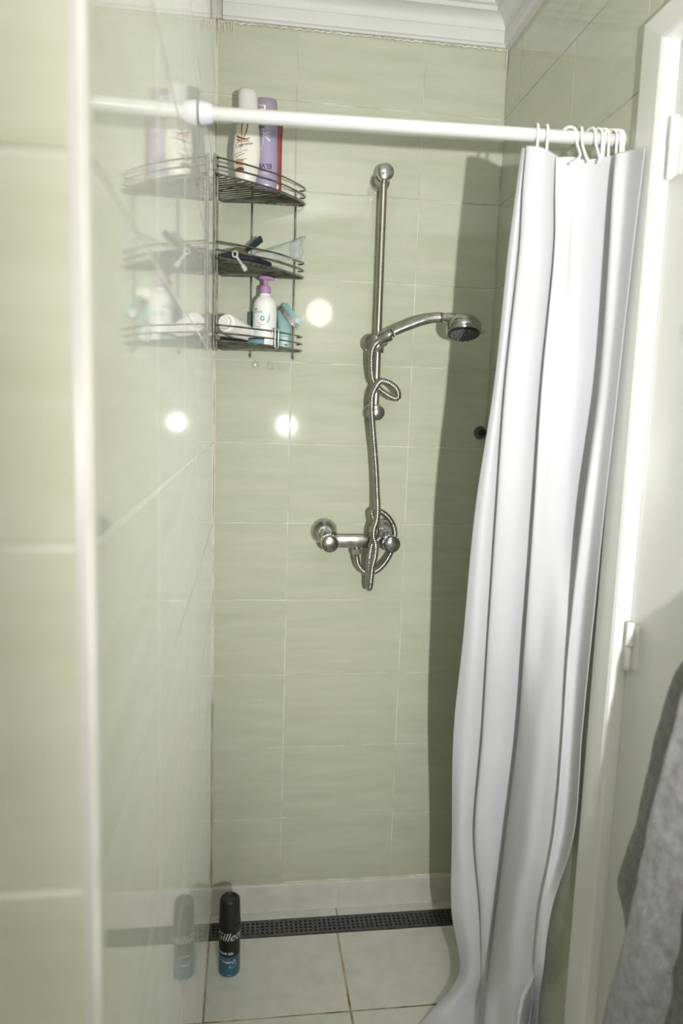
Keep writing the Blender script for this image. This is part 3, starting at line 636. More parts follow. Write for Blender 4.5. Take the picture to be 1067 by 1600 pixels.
# ---------------------------------------------------------------- mixer tap
mx = empty('mixer_tap', (.352, 0, 1.075), 'chrome wall mixer tap with two round handles below the slide bar', 'tap')
IN = ((.278, 1.0805), (.4262, 1.0815)); BYM = -.066; BZ = 1.066
bd = MB().box((.292, BYM - .012, BZ - .0140), (.424, BYM + .014, BZ + .0140), .0022).build('body', CHROME, mx, True, 35)
for (ix, iz), hx, nm, ringm, rl in ((IN[0], .2825, 'hot', MAROON, 'thin red ring'), (IN[1], .4345, 'cold', NAVY, 'thin dark blue ring')):
    MB().lathe([(0, .0335), (.002, .0340), (.006, .0330), (.016, .0255), (.023, .0180), (.026, .0165), (.026, .0)], (ix, -.001, iz), (0, -1, 0), 40).build('wall_rose', CHROME, mx, True, 35)
    MB().tube(cr([(ix, -.020, iz), (ix + (hx - ix) * .3, -.038, iz - .004), (hx, -.052, BZ), (hx, -.062, BZ)], 6), .0135, 24).build('inlet_elbow', CHROME, mx, True, 40)
    MB().lathe([(0, .0165), (.022, .0165)], (hx - .011, BYM + .001, BZ), (1, 0, 0), 6).build('union_nut', CHROME, mx, True, 20)
    hd_ = MB().lathe([(0, .0150), (.004, .0165), (.008, .0190), (.014, .0205), (.028, .0212), (.033, .0208), (.036, .0195)], (hx, BYM - .004, BZ), (0, -1, 0), 40)
    hnd = hd_.build('handle', CHROME, mx, True, 35)
    for k in range(18):
        a = 2 * pi * k / 18
        MB().tube([(hx + .0208 * math.cos(a), BYM - .016, BZ + .0208 * math.sin(a)), (hx + .0212 * math.cos(a), BYM - .034, BZ + .0212 * math.sin(a))], .0013, 6).build('grip_ridge', CHROME, hnd, True)
    tag(MB().lathe([(.0345, .0195), (.0365, .0198), (.0372, .0185), (.0365, .0172)], (hx, BYM - .004, BZ), (0, -1, 0), 40).build('colour_ring', ringm, hnd, True, 40), rl)
    MB().lathe([(.0350, .0178), (.0372, .0174), (.0392, .0140), (.0402, .0075), (.0405, .0)], (hx, BYM - .004, BZ), (0, -1, 0), 40).build('handle_cap', CHROME, hnd, True, 40)
MB().lathe([(0, .0115), (.003, .0118), (.004, .0095), (.007, .0095)], (.3536, -.066, BZ - .0112), (0, 0, -1), 24).build('outlet_collar', CHROME, mx, True, 35)
MB().lathe([(0, .0108), (.001, .0116), (.0125, .0116), (.014, .0105)], (.3536, -.066, BZ - .0182), (0, 0, -1), 6).build('outlet_nut', CHROME, mx, True, 20)

# a small dark knob on the back wall, half hidden by the curtain
kb = empty('wall_hook', (.6745, 0, 1.342), 'small dark round wall hook peeping out behind the curtain edge', 'hook')
MB().lathe([(0, .016), (.004, .0165), (.007, .014)], (.6745, 0, 1.342), (0, -1, 0), 28).build('base', DGREY, kb, True, 40)
MB().lathe([(.006, .006), (.014, .006), (.018, .0095), (.022, .0085), (.023, 0)], (.6745, 0, 1.342), (0, -1, 0), 24).build('knob', BLACK, kb, True, 40)

# ---------------------------------------------------------------- corner caddy
cd = empty('corner_caddy', (.08, -.08, 1.50), 'three tier chrome wire corner caddy in the back left corner', 'shower caddy')
ARC = [(.0105, -.198), (.022, -.191), (.0583, -.1725), (.0951, -.149), (.1363, -.1195), (.1633, -.0915), (.190, -.058), (.2045, -.036), (.2095, -.022), (.2075, -.012), (.198, -.0075)]
arcP = cr([(x, y, 0) for x, y in ARC], 6)
def arc(z): return [Vector((p.x, p.y, z)) for p in arcP]
def arc_hit(c):
    """point of the front rail on the line x + ... : x - (-y)*k = c, wires run at a slant from the back to the front"""
    best = min(arcP, key=lambda p: abs((p.x + p.y * 1.15) - c)); return best
SH = (1.866, 1.698, 1.526)
for zf in SH:
    sh = MB()
    sh.tube(arc(zf + .033), .0019, 8)
    shelf = sh.build('shelf_rail', WIRE, cd, True, 50)
    MB().tube(arc(zf + .0165), .0019, 8).build('shelf_rail', WIRE, cd, True, 50)
    rim = cr([(x, y, zf) for x, y in ARC] + [(.14, -.0075, zf), (.06, -.0075, zf), (.016, -.0085, zf), (.0085, -.016, zf), (.0085, -.09, zf), (.0085, -.17, zf)], 5, True)
    MB().tube(rim, .0021, 8, True).build('shelf_rim', WIRE, cd, True, 50)
    # floor wires, slanting from the back and left sides out to the curved front
    starts = [(.0085, -.184 + .0155 * k) for k in range(12)] + [(.010 + .0155 * k, -.0078) for k in range(12)]
    dirv = Vector((.86, -.51, 0)).normalized()
    for sx, sy in starts:
        hit = None
        for a_, b_ in zip(arcP, arcP[1:]):
            # intersect ray with the front curve
            ex, ey = b_.x - a_.x, b_.y - a_.y; den = dirv.x * ey - dirv.y * ex
            if abs(den) < 1e-9: continue
            t = ((a_.x - sx) * ey - (a_.y - sy) * ex) / den; s_ = ((a_.x - sx) * dirv.y - (a_.y - sy) * dirv.x) / den
            if t > .012 and -.001 <= s_ <= 1.001: hit = (sx + dirv.x * t, sy + dirv.y * t); break
        if hit:
            MB().tube([(sx, sy, zf + .0008), (sx + .002, sy - .001, zf - .002), ((sx + hit[0]) / 2, (sy + hit[1]) / 2, zf - .0026), (hit[0] - .002, hit[1] + .001, zf - .002), (hit[0], hit[1], zf + .0008)], .0016, 6).build('floor_wire', WIRE, cd, True, 50)
    # braces under the floor
    for f_ in (.25, .5, .75):
        p = arcP[int(f_ * (len(arcP) - 1))]
        MB().tube([(p.x * .06 + .006, -.0085 if f_ > .4 else p.y * .55, zf - .0040), (p.x, p.y, zf - .002)], .0014, 6).build('brace_wire', WIRE, cd, True, 50)
for (x, y, zt, zb, nm) in ((.0068, -.200, SH[0] + .0385, 1.5035, 'post'), (.0125, -.190, SH[0] + .0385, 1.5040, 'post'), (.0857, -.0060, SH[0] + .035, 1.512, 'post'), (.1885, -.0060, SH[0] + .035, 1.512, 'post')):
    MB().tube(cr([(x, y, zt), (x, y, (zt + zb) / 2), (x, y, zb)], 4), .0023, 10).build('post', WIRE, cd, True, 50)
for hx_ in (.0857, .1885):
    MB().tube(cr([(hx_, -.0065, 1.524), (hx_, -.0065, 1.514), (hx_, -.010, 1.5075), (hx_, -.0165, 1.508), (hx_, -.0195, 1.514)], 5), [.0018] * 16 + [.0022, .0027, .0028, .0026, .0018], 10).build('hanging_hook', WIRE, cd, True, 50)

def decal(name, p2, fn, mat, parent): 
    V, F = onto(p2, fn); return mesh(name, V, F, mat, parent)

# ---- top shelf: cream bottle, purple bottle upside down, red packet
zs = SH[0] + .0023
wbo = empty('shampoo_bottle', (.071, -.132, zs), 'cream shampoo bottle with brown brush marks and pale cap on the top shelf', 'bottle')
SW = [(.071, -.132, zs, .017, .011), (.071, -.132, zs + .003, .0205, .0145), (.071, -.132, zs + .020, .0255, .0165), (.0715, -.132, zs + .055, .0300, .0178), (.072, -.132, zs + .080, .0295, .0178), (.0725, -.132, zs + .105, .0265, .0170), (.0735, -.132, zs + .125, .0235, .0165), (.0740, -.132, zs + .138, .0226, .0162)]
MB().loft(SW, 48, 2.3).build('body', CREAM, wbo, True, 50)
MB().loft([(.0740, -.132, zs + .139, .0222, .0160), (.0738, -.132, zs + .150, .0220, .0158), (.0730, -.132, zs + .180, .0214, .0152), (.0725, -.132, zs + .188, .0200, .0142), (.0722, -.132, zs + .193, .0160, .0115), (.0720, -.132, zs + .195, .0080, .006)], 48, 2.2).build('cap', CAPW, wbo, True, 60)
def body_w(u, v):
    z = zs + v; k = 0
    while k < len(SW) - 2 and SW[k + 1][2] < z: k += 1
    a, b = SW[k], SW[k + 1]; t = max(0, min(1, (z - a[2]) / (b[2] - a[2])))
    cx = a[0] + (b[0] - a[0]) * t; rx = a[3] + (b[3] - a[3]) * t; ry = a[4] + (b[4] - a[4]) * t
    x = max(-.985, min(.985, u / rx)); y = -ry * (1 - abs(x) ** 2.3) ** (1 / 2.3)
    return (cx + u, -.132 + y - .0004, z)
m2 = -.006
art = join2d(strip2d([(-.0105, .122), (-.012, .107), (-.0115, .094), (-.011, .083), (-.0125, .074), (-.0135, .064)], [.0026, .0016, .0009, .0006]), strip2d([(.0005, .122), (-.001, .106), (-.005, .094), (-.0085, .087)], [.0030, .0022, .0010]),
             strip2d([(-.022, .0935), (-.014, .0895), (-.006, .0875), (.001, .0880), (.0065, .0910)], [.0034, .0026, .0012]), strip2d([(-.022, .0875), (-.014, .0835), (-.006, .0820), (.0045, .0835)], [.0020, .0016, .0012]), strip2d([(-.022, .0795), (-.016, .0815), (-.0135, .083)], [.0016, .0008]))
decal('brush_mark', art, body_w, BROWN, wbo)
for p2_ in (strip2d([(-.021, .0905), (-.010, .0858), (.001, .0855), (.0045, .0875)], [.0022, .0020, .0012]), strip2d([(-.021, .0845), (-.016, .0825), (-.011, .0815)], [.0022, .0008]), rect2d(-.0215, .0405, -.006, .0465), rect2d(-.0225, .0345, -.0085, .0395), strip2d([(-.024, .029), (-.016, .0325), (-.007, .0345)], [.0005, .0022, .0018])):
    decal('brush_mark', p2_, body_w, TAN, wbo)
tx = text2d('Liss', .0105, .15, .0001); decal('label_print', shift2d(tx, -.0165, .0735, .12), body_w, INK, wbo)
tx = text2d('Intense', .0085, .15, .0001); decal('label_print', shift2d(tx, -.0005, .0775, .22), body_w, INK, wbo)
decal('label_print', join2d(strip2d([(-.0265, .0545), (-.017, .0585), (-.010, .0605)], [.0010, .0010]), strip2d([(-.0085, .0625), (.002, .0655)], [.0009, .0009]), strip2d([(-.0235, .0500), (-.0045, .0580)], [.0012, .0012]), strip2d([(-.0075, .0455), (.001, .0475)], [.0010, .0010])), body_w, INK, wbo)
decal('label_print', join2d(strip2d([(-.0255, .0215), (-.0185, .0275), (-.006, .0305)], [.0006, .003, .0012]), rect2d(-.0195, .0205, -.0045, .0285)), body_w, BROWN, wbo)

pbo = empty('shampoo_bottle', (.1140, -.096, zs), 'purple shampoo bottle standing upside down on the top shelf', 'bottle')
SP = [(.1130, -.096, zs, .0215, .0135), (.1130, -.096, zs + .003, .0250, .0165), (.1135, -.096, zs + .012, .0262, .0178), (.1140, -.096, zs + .060, .0262, .0182), (.1140, -.096, zs + .110, .0255, .0182), (.1140, -.096, zs + .148, .0248, .0180)]
MB().loft(SP, 48, 2.4).build('body', PURPLE, pbo, True, 50)
MB().loft([(.1140, -.096, zs + .149, .0244, .0178), (.1140, -.096, zs + .172, .0243, .0178), (.1140, -.096, zs + .186, .0232, .0170), (.1140, -.096, zs + .190, .0215, .0158), (.1140, -.096, zs + .1905, .0195, .0142), (.1140, -.096, zs + .187, .0150, .0105)], 48, 2.4).build('cap', PURCAP, pbo, True, 50)
MB().loft([(.1140, -.096, zs + .1868, .0150, .0105), (.1140, -.096, zs + .1885, .0120, .0085), (.1140, -.096, zs + .1888, .0050, .004)], 32, 2.2).build('cap_dimple', PURDISC, pbo, True, 50)
def body_p(u, v):
    x = max(-.985, min(.985, u / .0257)); y = -.01815 * (1 - abs(x) ** 2.4) ** (1 / 2.4)
    return (.1140 + u, -.096 + y - .0006, zs + v)
V2, F2 = text2d('ELVIVE', .0148, 0, .00025)
decal('brand_print', shift2d((V2, F2), -.0085, .0470, pi), body_p, NAVY, pbo)
decal('brand_print', shift2d(text2d("L'ORÉAL", .0082), -.0055, .0330, pi), body_p, SILVERINK, pbo)
decal('brush_mark', join2d(strip2d([(-.0115, .116), (-.004, .1150), (.0075, .1165)], [.0006, .0016, .0014]), strip2d([(-.009, .1150), (-.001, .1125), (.0080, .1075)], [.0008, .0015, .0018]), strip2d([(-.0095, .1105), (-.001, .1075), (.0080, .0995)], [.0010, .0026, .0030]), strip2d([(-.0065, .124), (-.0060, .112), (-.0070, .095), (-.0105, .078)], [.0006, .0010, .0008, .0004])), body_p, WHITEINK, pbo)
decal('label_print', shift2d(text2d('nutri', .0085, 0, .0002), -.0115, .1265, pi), body_p, BROWN, pbo)
decal('barcode_patch', join2d(rect2d(-.0175, .163, -.0025, .173)), body_p, WHITEINK, pbo)
q2 = join2d(*[rect2d(-.0170 + .0016 * k, .1645, -.0170 + .0016 * k + random.choice((.0006, .001)), .1720, 1) for k in range(7)])
decal('barcode', q2, lambda u, v: tuple(Vector(body_p(u, v)) - Vector((0, .0004, 0))), INK, pbo)

rp_ = MB()
rs = [(.1400, -.0740, zs, .0105, .0035), (.1402, -.0740, zs + .004, .0110, .0070), (.1405, -.0735, zs + .05, .0100, .0062), (.1418, -.0735, zs + .12, .0090, .0045), (.1428, -.0735, zs + .160, .0095, .0020), (.1432, -.0735, zs + .168, .0100, .0009)]
rp_.loft(rs, 28, 2.6)
rpo = rp_.build('red_tube', RED, None, True, 50); tag(rpo, 'red squeezed tube standing behind the purple bottle on the top shelf', 'tube')

# ---- middle shelf: razor, green-black handle, clear tube, clip
zm_ = SH[1] + .0022
rz = empty('razor', (.05, -.155, zm_), 'dark purple razor with olive grip lying on the middle shelf', 'razor')
P = cr([(.018, -.168, zm_ + .0050), (.034, -.160, zm_ + .0085), (.062, -.150, zm_ + .0100), (.095, -.138, zm_ + .0085), (.128, -.118, zm_ + .0045)], 8)
MB().tube(P, [.0022 + .0066 * math.sin(pi * min(1, .12 + .8 * i / (len(P) - 1))) ** .7 for i in range(len(P))], 14).build('handle', PURDARK, rz, True, 50)
P = cr([(.034, -.156, zm_ + .0165), (.048, -.150, zm_ + .0225), (.062, -.145, zm_ + .0235), (.078, -.138, zm_ + .0190)], 8)
MB().tube(P, [.0025 + .0055 * math.sin(pi * i / (len(P) - 1)) for i in range(len(P))], 12).build('grip', OLIVE, rz, True, 50)
MB().box((.014, -.176, zm_ + .0004), (.022, -.150, zm_ + .0090), .002).build('blade_head', BLACK, rz, True, 40)
hb = empty('hair_comb', (.09, -.10, zm_ + .03), 'glossy green black flat handle sticking up from the middle shelf', 'comb')
q = MB(); P = cr([(.060, -.128, zm_ + .0270), (.074, -.118, zm_ + .0330), (.090, -.106, zm_ + .0480), (.1035, -.098, zm_ + .0610), (.1090, -.096, zm_ + .0640)], 8)
V = []; F = []
n = len(P)
for i, p in enumerate(P):
    h_ = .0030 + .0085 * min(1, i / (n - 1) * 1.8) * (1 if i < n - 3 else (.85, .6, .3)[i - n + 3]); th = .0035
    t = (P[min(i + 1, n - 1)] - P[max(i - 1, 0)]).normalized(); up = Vector((0, 0, 1)); up = (up - t * up.dot(t)).normalized(); sd_ = t.cross(up)
    V += [p + up * h_, p + sd_ * th, p - up * h_, p - sd_ * th]
    if i: F += [(4 * i - 4 + k, 4 * i - 4 + (k + 1) % 4, 4 * i + (k + 1) % 4, 4 * i + k) for k in range(4)]
F += [(3, 2, 1, 0), (4 * n - 4, 4 * n - 3, 4 * n - 2, 4 * n - 1)]
q.add(V, F); o_ = q.build('handle', GREENBLK, hb, True); sm_ = o_.modifiers.new('s', 'SUBSURF'); sm_.levels = 1; sm_.render_levels = 2
q = MB()
for k in range(7): q.box((.052 + .0042 * k, -.133 + .003 * k, zm_ + .0205), (.0535 + .0042 * k, -.1300 + .003 * k, zm_ + .0275 + .001 * k))
q.build('comb_teeth', GREENBLK, hb)
ctb = empty('clear_tube', (.15, -.085, zm_ + .02), 'transparent plastic tube with a flat crimped end leaning on the middle shelf', 'tube')
A_, B_ = Vector((.093, -.118, zm_ + .0165)), Vector((.2035, -.060, zm_ + .0665))
V = []; F = []; ns, nr = 16, 28
for i in range(ns):
    t = i / (ns - 1); c = A_.lerp(B_, t); ry_ = .013 * (1 - t) ** .8 + .0012; rz_ = .0105 + .012 * t
    c = c - Vector((0, 0, .010 * t))
    for k in range(nr):
        a = 2 * pi * k / nr
        V.append(c + Vector((-.46, .88, 0)) * (ry_ * math.cos(a)) + Vector((-.25, -.13, .95)) * (rz_ * math.sin(a)))
    if i: F += [((i - 1) * nr + k, (i - 1) * nr + (k + 1) % nr, i * nr + (k + 1) % nr, i * nr + k) for k in range(nr)]
F.append(tuple(range(nr - 1, -1, -1))); F.append(tuple((ns - 1) * nr + k for k in range(nr)))
ct_ = mesh('body', V, F, CLEAR, ctb, True)
q = MB().tube(cr([(.1035, -.118, zm_ + .0295), (.150, -.091, zm_ + .0500), (.2100, -.060, zm_ + .0845)], 5), .0012, 8)
q.tube(cr([(.2100, -.060, zm_ + .0845), (.2030, -.060, zm_ + .0720), (.1960, -.062, zm_ + .0600)], 5), .0016, 8)
q.build('edge_seam', CLEARG, ctb, True)
V = []; F = []
dome = [(0, .0125), (.014, .0128), (.028, .0124), (.035, .0105), (.0395, .006), (.041, .0008)]
MB().lathe(dome, (.1890, -.066, zm_ + .0680), (.10, 0, -1), 28).build('rounded_cap', CLEAR, ctb, True, 60)
q = MB().tube(cr([(.1560, -.100, zm_ + .0035), (.1200, -.122, zm_ + .0045), (.0930, -.132, zm_ + .0150), (.0860, -.132, zm_ + .0260)], 6), .0017, 8)
q.build('tube_fold', CLEARG, ctb, True)
cl = empty('plastic_clip', (.0500, -.176, zm_ + .004), 'small frosted plastic hook hanging over the middle shelf rail', 'hook')
zr_ = SH[1] + .0165
MB().tube([Vector((.0500 + .0052 * math.cos(a), -.1835 - .002 * math.cos(a), zr_ - .0050 + .0062 * math.sin(a))) for a in [2 * pi * k / 20 for k in range(20)]], .0019, 8, True).build('ring', FROST, cl, True)
MB().tube(cr([(.0530, -.1860, zr_ - .0100), (.0600, -.1830, zr_ - .0190), (.0680, -.1785, zr_ - .0285)], 6), [.0030] * 13, 10).build('strap', FROST, cl, True, 50)
MB().lathe([(-.006, .0030), (-.005, .0050), (.005, .0056), (.008, .0050), (.0085, .002)], (.0690, -.1780, zr_ - .0300), Vector((.55, .2, -.75)), 18).build('stud', FROST, cl, True, 40)

# ---- bottom shelf
zb_ = SH[2] + .0022
pb = empty('pump_bottle', (.1178, -.084, zb_), 'white lotion bottle with mauve pump on the bottom shelf', 'bottle')
MB().lathe([(0, .022), (.0015, .0255), (.004, .0270), (.040, .0274), (.082, .0272), (.092, .0262), (.101, .0235), (.108, .0185), (.112, .0140), (.1135, .0128), (.117, .0128), (.117, .0)], (.1178, -.084, zb_), (0, 0, 1), 48).build('body', WPLASTIC, pb, True, 35)
pc = MB().lathe([(.1150, .0120), (.1155, .0126), (.130, .0124), (.1345, .0112), (.1360, .0085), (.1365, .0052), (.148, .0050), (.148, 0)], (.1178, -.084, zb_), (0, 0, 1), 32).build('pump_collar', MAGENTA, pb, True, 35)
pz = zb_ + .148
MB().loft([(.1178, -.084, pz, .0085, .0085), (.1186, -.085, pz + .002, .0150, .0095), (.1191, -.086, pz + .0055, .0165, .0095), (.1191, -.086, pz + .0080, .0130, .0075)], 28, 2.0, .25).build('pump_head', MAGENTA, pb, True, 40)
MB().tube(cr([(.1266, -.088, pz + .004), (.1346, -.090, pz + .0030), (.1371, -.0905, pz - .0010)], 5), .0030, 10).build('nozzle', MAGENTA, pb, True, 50)
def wrap(cx, cy, r, z0, phi=0.0):
    def fn(u, v):
        a = u / r + phi; return (cx + (r + .0004) * math.sin(a), cy - (r + .0004) * math.cos(a), z0 + v)
    return fn
fp = wrap(.1178, -.084, .0273, zb_, -.02)
decal('label_print', rect2d(-.0285, .0780, -.0190, .0825), fp, INK, pb)
decal('brand_print', shift2d(text2d('ISDIN', .0036, 0, .0001), -.0238, .0802), lambda u, v: tuple(Vector(fp(u, v)) + Vector((-.0002, -.0003, 0))), WHITEINK, pb)
decal('brand_print', shift2d(text2d('germisdin', .0062, .1, .0001), -.0175, .0742), fp, TEALINK, pb)
decal('label_print', join2d(ell2d(-.0055, .0595, .0052, .0056), strip2d([(.0040, .0480), (.0085, .0560), (.0110, .0700)], [.0006, .0030, .0008])), fp, TEALINK, pb)
decal('label_print', strip2d([(-.0190, .0535), (-.0140, .0475), (-.0040, .0455), (.0060, .0490)], [.0006, .0022, .0014, .0005]), fp, PINKINK, pb)
decal('label_print', join2d(rect2d(-.0068, .0570, -.0042, .0620, 1), rect2d(-.0082, .0583, -.0028, .0607, 1)), lambda u, v: tuple(Vector(fp(u, v)) + Vector((0, -.0003, 0))), WHITEINK, pb)
decal('label_print', join2d(rect2d(-.0270, .0445, -.0235, .0455), rect2d(-.0260, .0405, -.0090, .0418), rect2d(-.0255, .0368, -.0080, .0376), rect2d(-.0255, .0340, -.0110, .0348), rect2d(-.0255, .0300, -.0180, .0308), rect2d(-.0255, .0278, -.0190, .0286)), fp, TEALINK, pb)

a0, a1 = Vector((.0265, -.174, zb_ + .0410)), Vector((.0930, -.040, zb_ + .0212)); ax_ = (a1 - a0).normalized()
lb = empty('lying_bottle', tuple((a0 + a1) / 2), 'white bottle lying on its side with cap towards the room on the bottom shelf', 'bottle')
MB().lathe([(.013, .0130), (.014, .0195), (.017, .0212), (.140, .0212), (.150, .0200), (.1545, .015), (.1545, 0)], a0, ax_, 40).build('body', WPLASTIC, lb, True, 35)
MB().lathe([(0, .0), (0, .0120), (.0015, .0138), (.012, .0146), (.014, .0146)], a0, ax_, 36).build('cap', WPLASTIC, lb, True, 35)
side = Vector((0, 0, 1)); side = (side - ax_ * side.dot(ax_)).normalized(); sdx = ax_.cross(side)
def onlying(u, v):
    a = v / .0212 - 2.1; return tuple(a0 + ax_ * (.075 + u) + (side * math.cos(a) + sdx * math.sin(a)) * .0216)
decal('label_print', join2d(strip2d([(-.010, .004), (0, .012), (.012, .011)], [.0007, .0007]), strip2d([(.004, .002), (.010, .010), (.024, .016)], [.0009, .0009]), strip2d([(.018, .000), (.026, .010)], [.0012, .0012])), onlying, INK, lb)
decal('brand_print', shift2d(text2d('NIVEA', .012, .2), .045, .008), onlying, TEALINK, lb) if False else None

tb = empty('teal_tube', (.166, -.040, zb_), 'teal squeezed tube with a folded silver end on the bottom shelf', 'tube')
tn = [(.1660, -.040, zb_, .0145, .0085), (.1660, -.040, zb_ + .004, .0155, .0100), (.1660, -.040, zb_ + .045, .0160, .0095), (.1640, -.041, zb_ + .080, .0165, .0060), (.1610, -.042, zb_ + .091, .0150, .0035)]
MB().loft(tn, 28, 4.0).build('body', TEAL, tb, True, 45)
decal('label_print', join2d(rect2d(.0000, .0030, .0070, .0075), rect2d(-.0090, .0140, .0110, .0150), rect2d(-.0090, .0240, .0110, .0250)), lambda u, v: (.166 + u, -.0507, zb_ + .003 + v), INK, tb)
def ribbon(name, mat, pts, wdir, wd, th, parent):
    P = cr(pts, 8); V = []; F = []; wv = Vector(wdir).normalized()
    for i, p in enumerate(P):
        t = (P[min(i + 1, len(P) - 1)] - P[max(i - 1, 0)]).normalized(); nn = t.cross(wv).normalized()
        V += [p + wv * wd / 2 + nn * th, p - wv * wd / 2 + nn * th, p - wv * wd / 2 - nn * th, p + wv * wd / 2 - nn * th]
        if i: F += [(4 * i - 4 + k, 4 * i - 4 + (k + 1) % 4, 4 * i + (k + 1) % 4, 4 * i + k) for k in range(4)]
    F += [(3, 2, 1, 0), tuple(4 * len(P) - 4 + k for k in range(4))]
    return mesh(name, V, F, mat, parent, True, auto=40)
tag(ribbon('folded_end', FOIL, [(.1510, -.054, zb_ + .0920), (.1590, -.060, zb_ + .0895), (.1690, -.064, zb_ + .0760), (.1830, -.064, zb_ + .0590), (.1960, -.062, zb_ + .0500)], (.62, -.25, .74), .0120, .0006, tb), 'silver folded end')
tag(ribbon('fold_back', TEAL, [(.1600, -.050, zb_ + .1000), (.1680, -.052, zb_ + .0990), (.1780, -.056, zb_ + .0860), (.1920, -.058, zb_ + .0680), (.2050, -.056, zb_ + .0560)], (.62, -.05, .74), .0125, .0007, tb), 'teal turned over edge')
gb = MB().box((.0800, -.030, zb_), (.0925, -.010, zb_ + .084), .0012).build('slim_carton', DTEAL, None, True, 40); tag(gb, 'slim dark teal carton standing behind the white pump bottle', 'carton')
sp = MB(); sp.loft([(.098, -.1205, zb_ + .0002, .016, .0055), (.099, -.1205, zb_ + .003, .0190, .0080), (.099, -.1205, zb_ + .011, .0182, .0080), (.099, -.1205, zb_ + .0145, .012, .0045)], 32, 2.0, -.45)
spo = empty('scrubber', (.099, -.1205, zb_), 'small blue oval scrubber with black rim in front of the pump bottle', 'sponge')
sp.build('pad', BLUESP, spo, True, 50)
MB().tube([Vector((.099 + .0182 * math.cos(a) * math.cos(-.45) - .0081 * math.sin(a) * math.sin(-.45), -.1205 + .0182 * math.cos(a) * math.sin(-.45) + .0081 * math.sin(a) * math.cos(-.45), zb_ + .0125)) for a in [2 * pi * k / 36 for k in range(36)]], .0016, 8, True).build('rim', BLACK, spo, True)
shade_shape = empty('razor', (.03, -.165, zb_), 'black razor-like shape standing in for shade under the lying bottle on the bottom shelf', 'razor')  # black handle shape added in place of the shade under the bottle
P = cr([(.016, -.176, zb_ + .0050), (.028, -.171, zb_ + .0048), (.050, -.157, zb_ + .0045), (.080, -.140, zb_ + .0043)], 6)
MB().tube(P, [.0042] * (len(P) - 4) + [.0038, .003, .0024, .0015], 10).build('handle', BLACK, shade_shape, True, 50)
MB().box((.0125, -.186, zb_ + .0005), (.0200, -.166, zb_ + .0095), .0015).build('blade_head', DGREY, shade_shape, True, 40)
wh = empty('wire_hook', (.1455, -.112, SH[2] + .02), 'slim bright wire hook slung over the bottom shelf rail', 'hook')
hxp = Vector((.1415, -.1195, 0)); tdir = Vector((.70, .71, 0)).normalized(); ndir = Vector((.71, -.70, 0)).normalized()
zt, zbm = SH[2] + .0372, SH[2] - .0060
pts = []
for sgn in (-1, 1):
    pass
c0 = hxp + tdir * -.0055 + ndir * .0042; c1_ = hxp + tdir * .0055 + ndir * .0042
front = [c0 + Vector((0, 0, zt)), c0 + Vector((0, 0, zt - .02)), c0 + Vector((0, 0, zbm + .006)), hxp + ndir * .0042 + tdir * -.0035 + Vector((0, 0, zbm + .0012)), hxp + ndir * .0042 + Vector((0, 0, zbm)), hxp + ndir * .0042 + tdir * .0035 + Vector((0, 0, zbm + .0012)), c1_ + Vector((0, 0, zbm + .006)), c1_ + Vector((0, 0, zt - .02)), c1_ + Vector((0, 0, zt))]
P = cr([hxp - tdir * .0055 - ndir * .0045 + Vector((0, 0, zt - .010)), hxp - tdir * .0055 - ndir * .0030 + Vector((0, 0, zt - .0005))] + front + [hxp + tdir * .0055 - ndir * .0030 + Vector((0, 0, zt - .0005)), hxp + tdir * .0055 - ndir * .0045 + Vector((0, 0, zt - .010))], 6)
MB().tube(P, .0014, 8).build('wire', BRIGHTW, wh, True, 60)
for x, z, lab in ((.0985, 1.4915, 'clear dried glue blob on the tile joint under the middle of the caddy'), (.1345, 1.4880, 'clear dried glue blob on the tile joint under the right of the caddy')):
    q = MB(); bm = bmesh.new(); bmesh.ops.create_icosphere(bm, subdivisions=3, radius=1)
    for v in bm.verts:
        k = 1 + .45 * noise.noise(v.co * 1.7 + Vector((x * 90, 0, 0))); v.co = Vector((x + v.co.x * .0085 * k, -.0008 + v.co.y * .0022 * k, z + v.co.z * .0085 * k))
    bm.verts.index_update(); q.add([v.co for v in bm.verts], [tuple(v.index for v in f.verts) for f in bm.faces]); bm.free()
    tag(q.build('glue_blob', GLUE, None, True), lab, 'glue blob', 'glue blobs under the caddy')

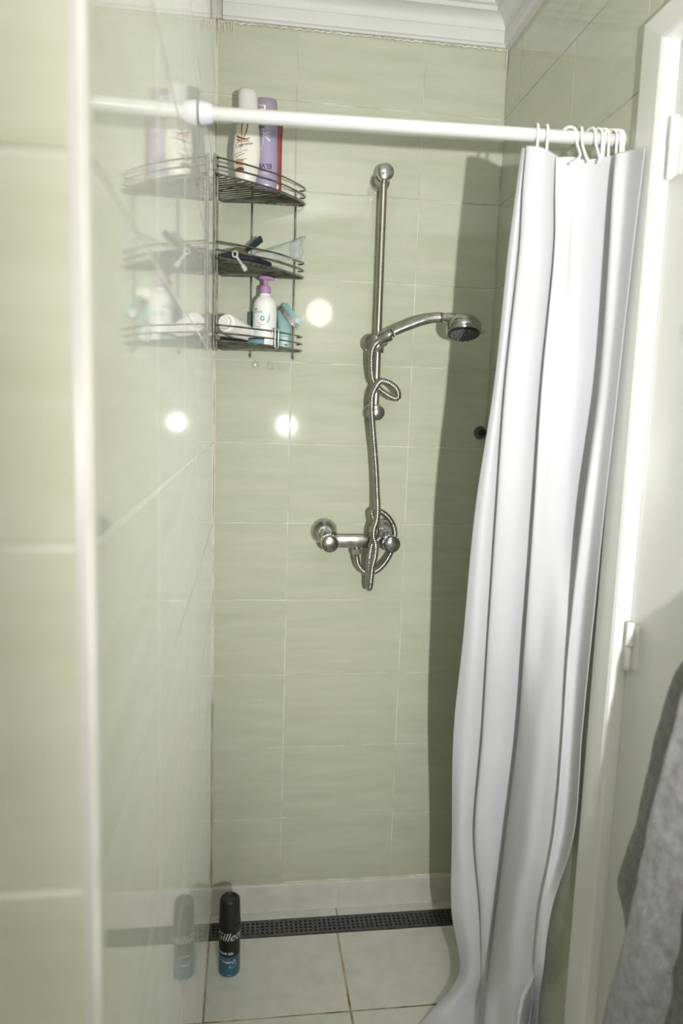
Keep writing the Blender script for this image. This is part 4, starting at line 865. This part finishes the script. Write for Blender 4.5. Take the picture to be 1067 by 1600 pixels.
# ---------------------------------------------------------------- shaving gel can on the floor
cx, cy, zf = .0545, -.2005, ZF
cn = empty('shaving_gel_can', (cx, cy, zf), 'black and blue shaving gel can on the floor by the left wall', 'can')
r = .0256; hT = .193
MB().lathe([(0, .0225), (.001, .0248), (.004, .0256), (.0585, .0256)], (cx, cy, zf), (0, 0, 1), 48).build('can_base', CANBLUE, cn, True, 35)
MB().lathe([(.0585, .0256), (.128, .0256), (.132, .0250), (.134, .0238)], (cx, cy, zf), (0, 0, 1), 48).build('can_body', CANBLACK, cn, True, 35)
MB().lathe([(.1335, .0246), (.135, .0252), (.150, .0250), (.184, .0240), (.190, .0228), (.193, .0195), (.1932, .0150), (.190, .0135), (.189, 0)], (cx, cy, zf), (0, 0, 1), 48).build('cap', BLACK, cn, True, 35)
MB().lathe([(.1327, .0258), (.1332, .0262), (.1345, .0262), (.135, .0257)], (cx, cy, zf), (0, 0, 1), 48).build('cap_ring', BLACK, cn, True, 35)
fc = wrap(cx, cy, r, zf, .12)
decal('brand_print', shift2d(text2d('Gillette', .0285, .32, .0002), 0, .1050), fc, SILVERINK, cn)
decal('label_print', shift2d(text2d('SHAVE GEL', .0082, 0, .0002), -.0125, .0625), fc, WHITEINK, cn)
# the black runs down to the blue in a shallow curve on the front
decal('colour_break', ([(u, .0586) for u in [-.036 + .004 * k for k in range(20)]] + [(u, .0586 - .0055 * max(0, 1 - (u / .030) ** 2)) for u in [-.036 + .004 * k for k in range(20)]], [(k, k + 1, 21 + k, 20 + k) for k in range(19)]), wrap(cx, cy, r - .0002, zf, .1), CANBLACK, cn)
decal('label_print', join2d(strip2d([(-.028, .052), (-.014, .0475), (-.002, .0480)], [.0010, .0014, .0008])), fc, CANTEAL, cn)
decal('label_print', strip2d([(-.029, .0470), (-.018, .0415), (-.004, .0400), (.004, .0425)], [.0008, .0030, .0048, .0010]), fc, SILVERINK, cn)
decal('label_print', join2d(strip2d([(.003, .0375), (.0085, .0455)], [.0012, .0016]), strip2d([(.0095, .0460), (.0125, .0400)], [.0030, .0016]), strip2d([(.004, .0365), (.013, .0385)], [.0020, .0020])), fc, SILVERINK, cn)
decal('label_print', join2d(shift2d(ell2d(.0, 0, .0105, .0052), .0060, .0290, .18)), fc, CANTEAL, cn)
decal('label_print', rect2d(-.0080, .0052, .0020, .0068), fc, SILVERINK, cn)
bpy.context.view_layer.update()
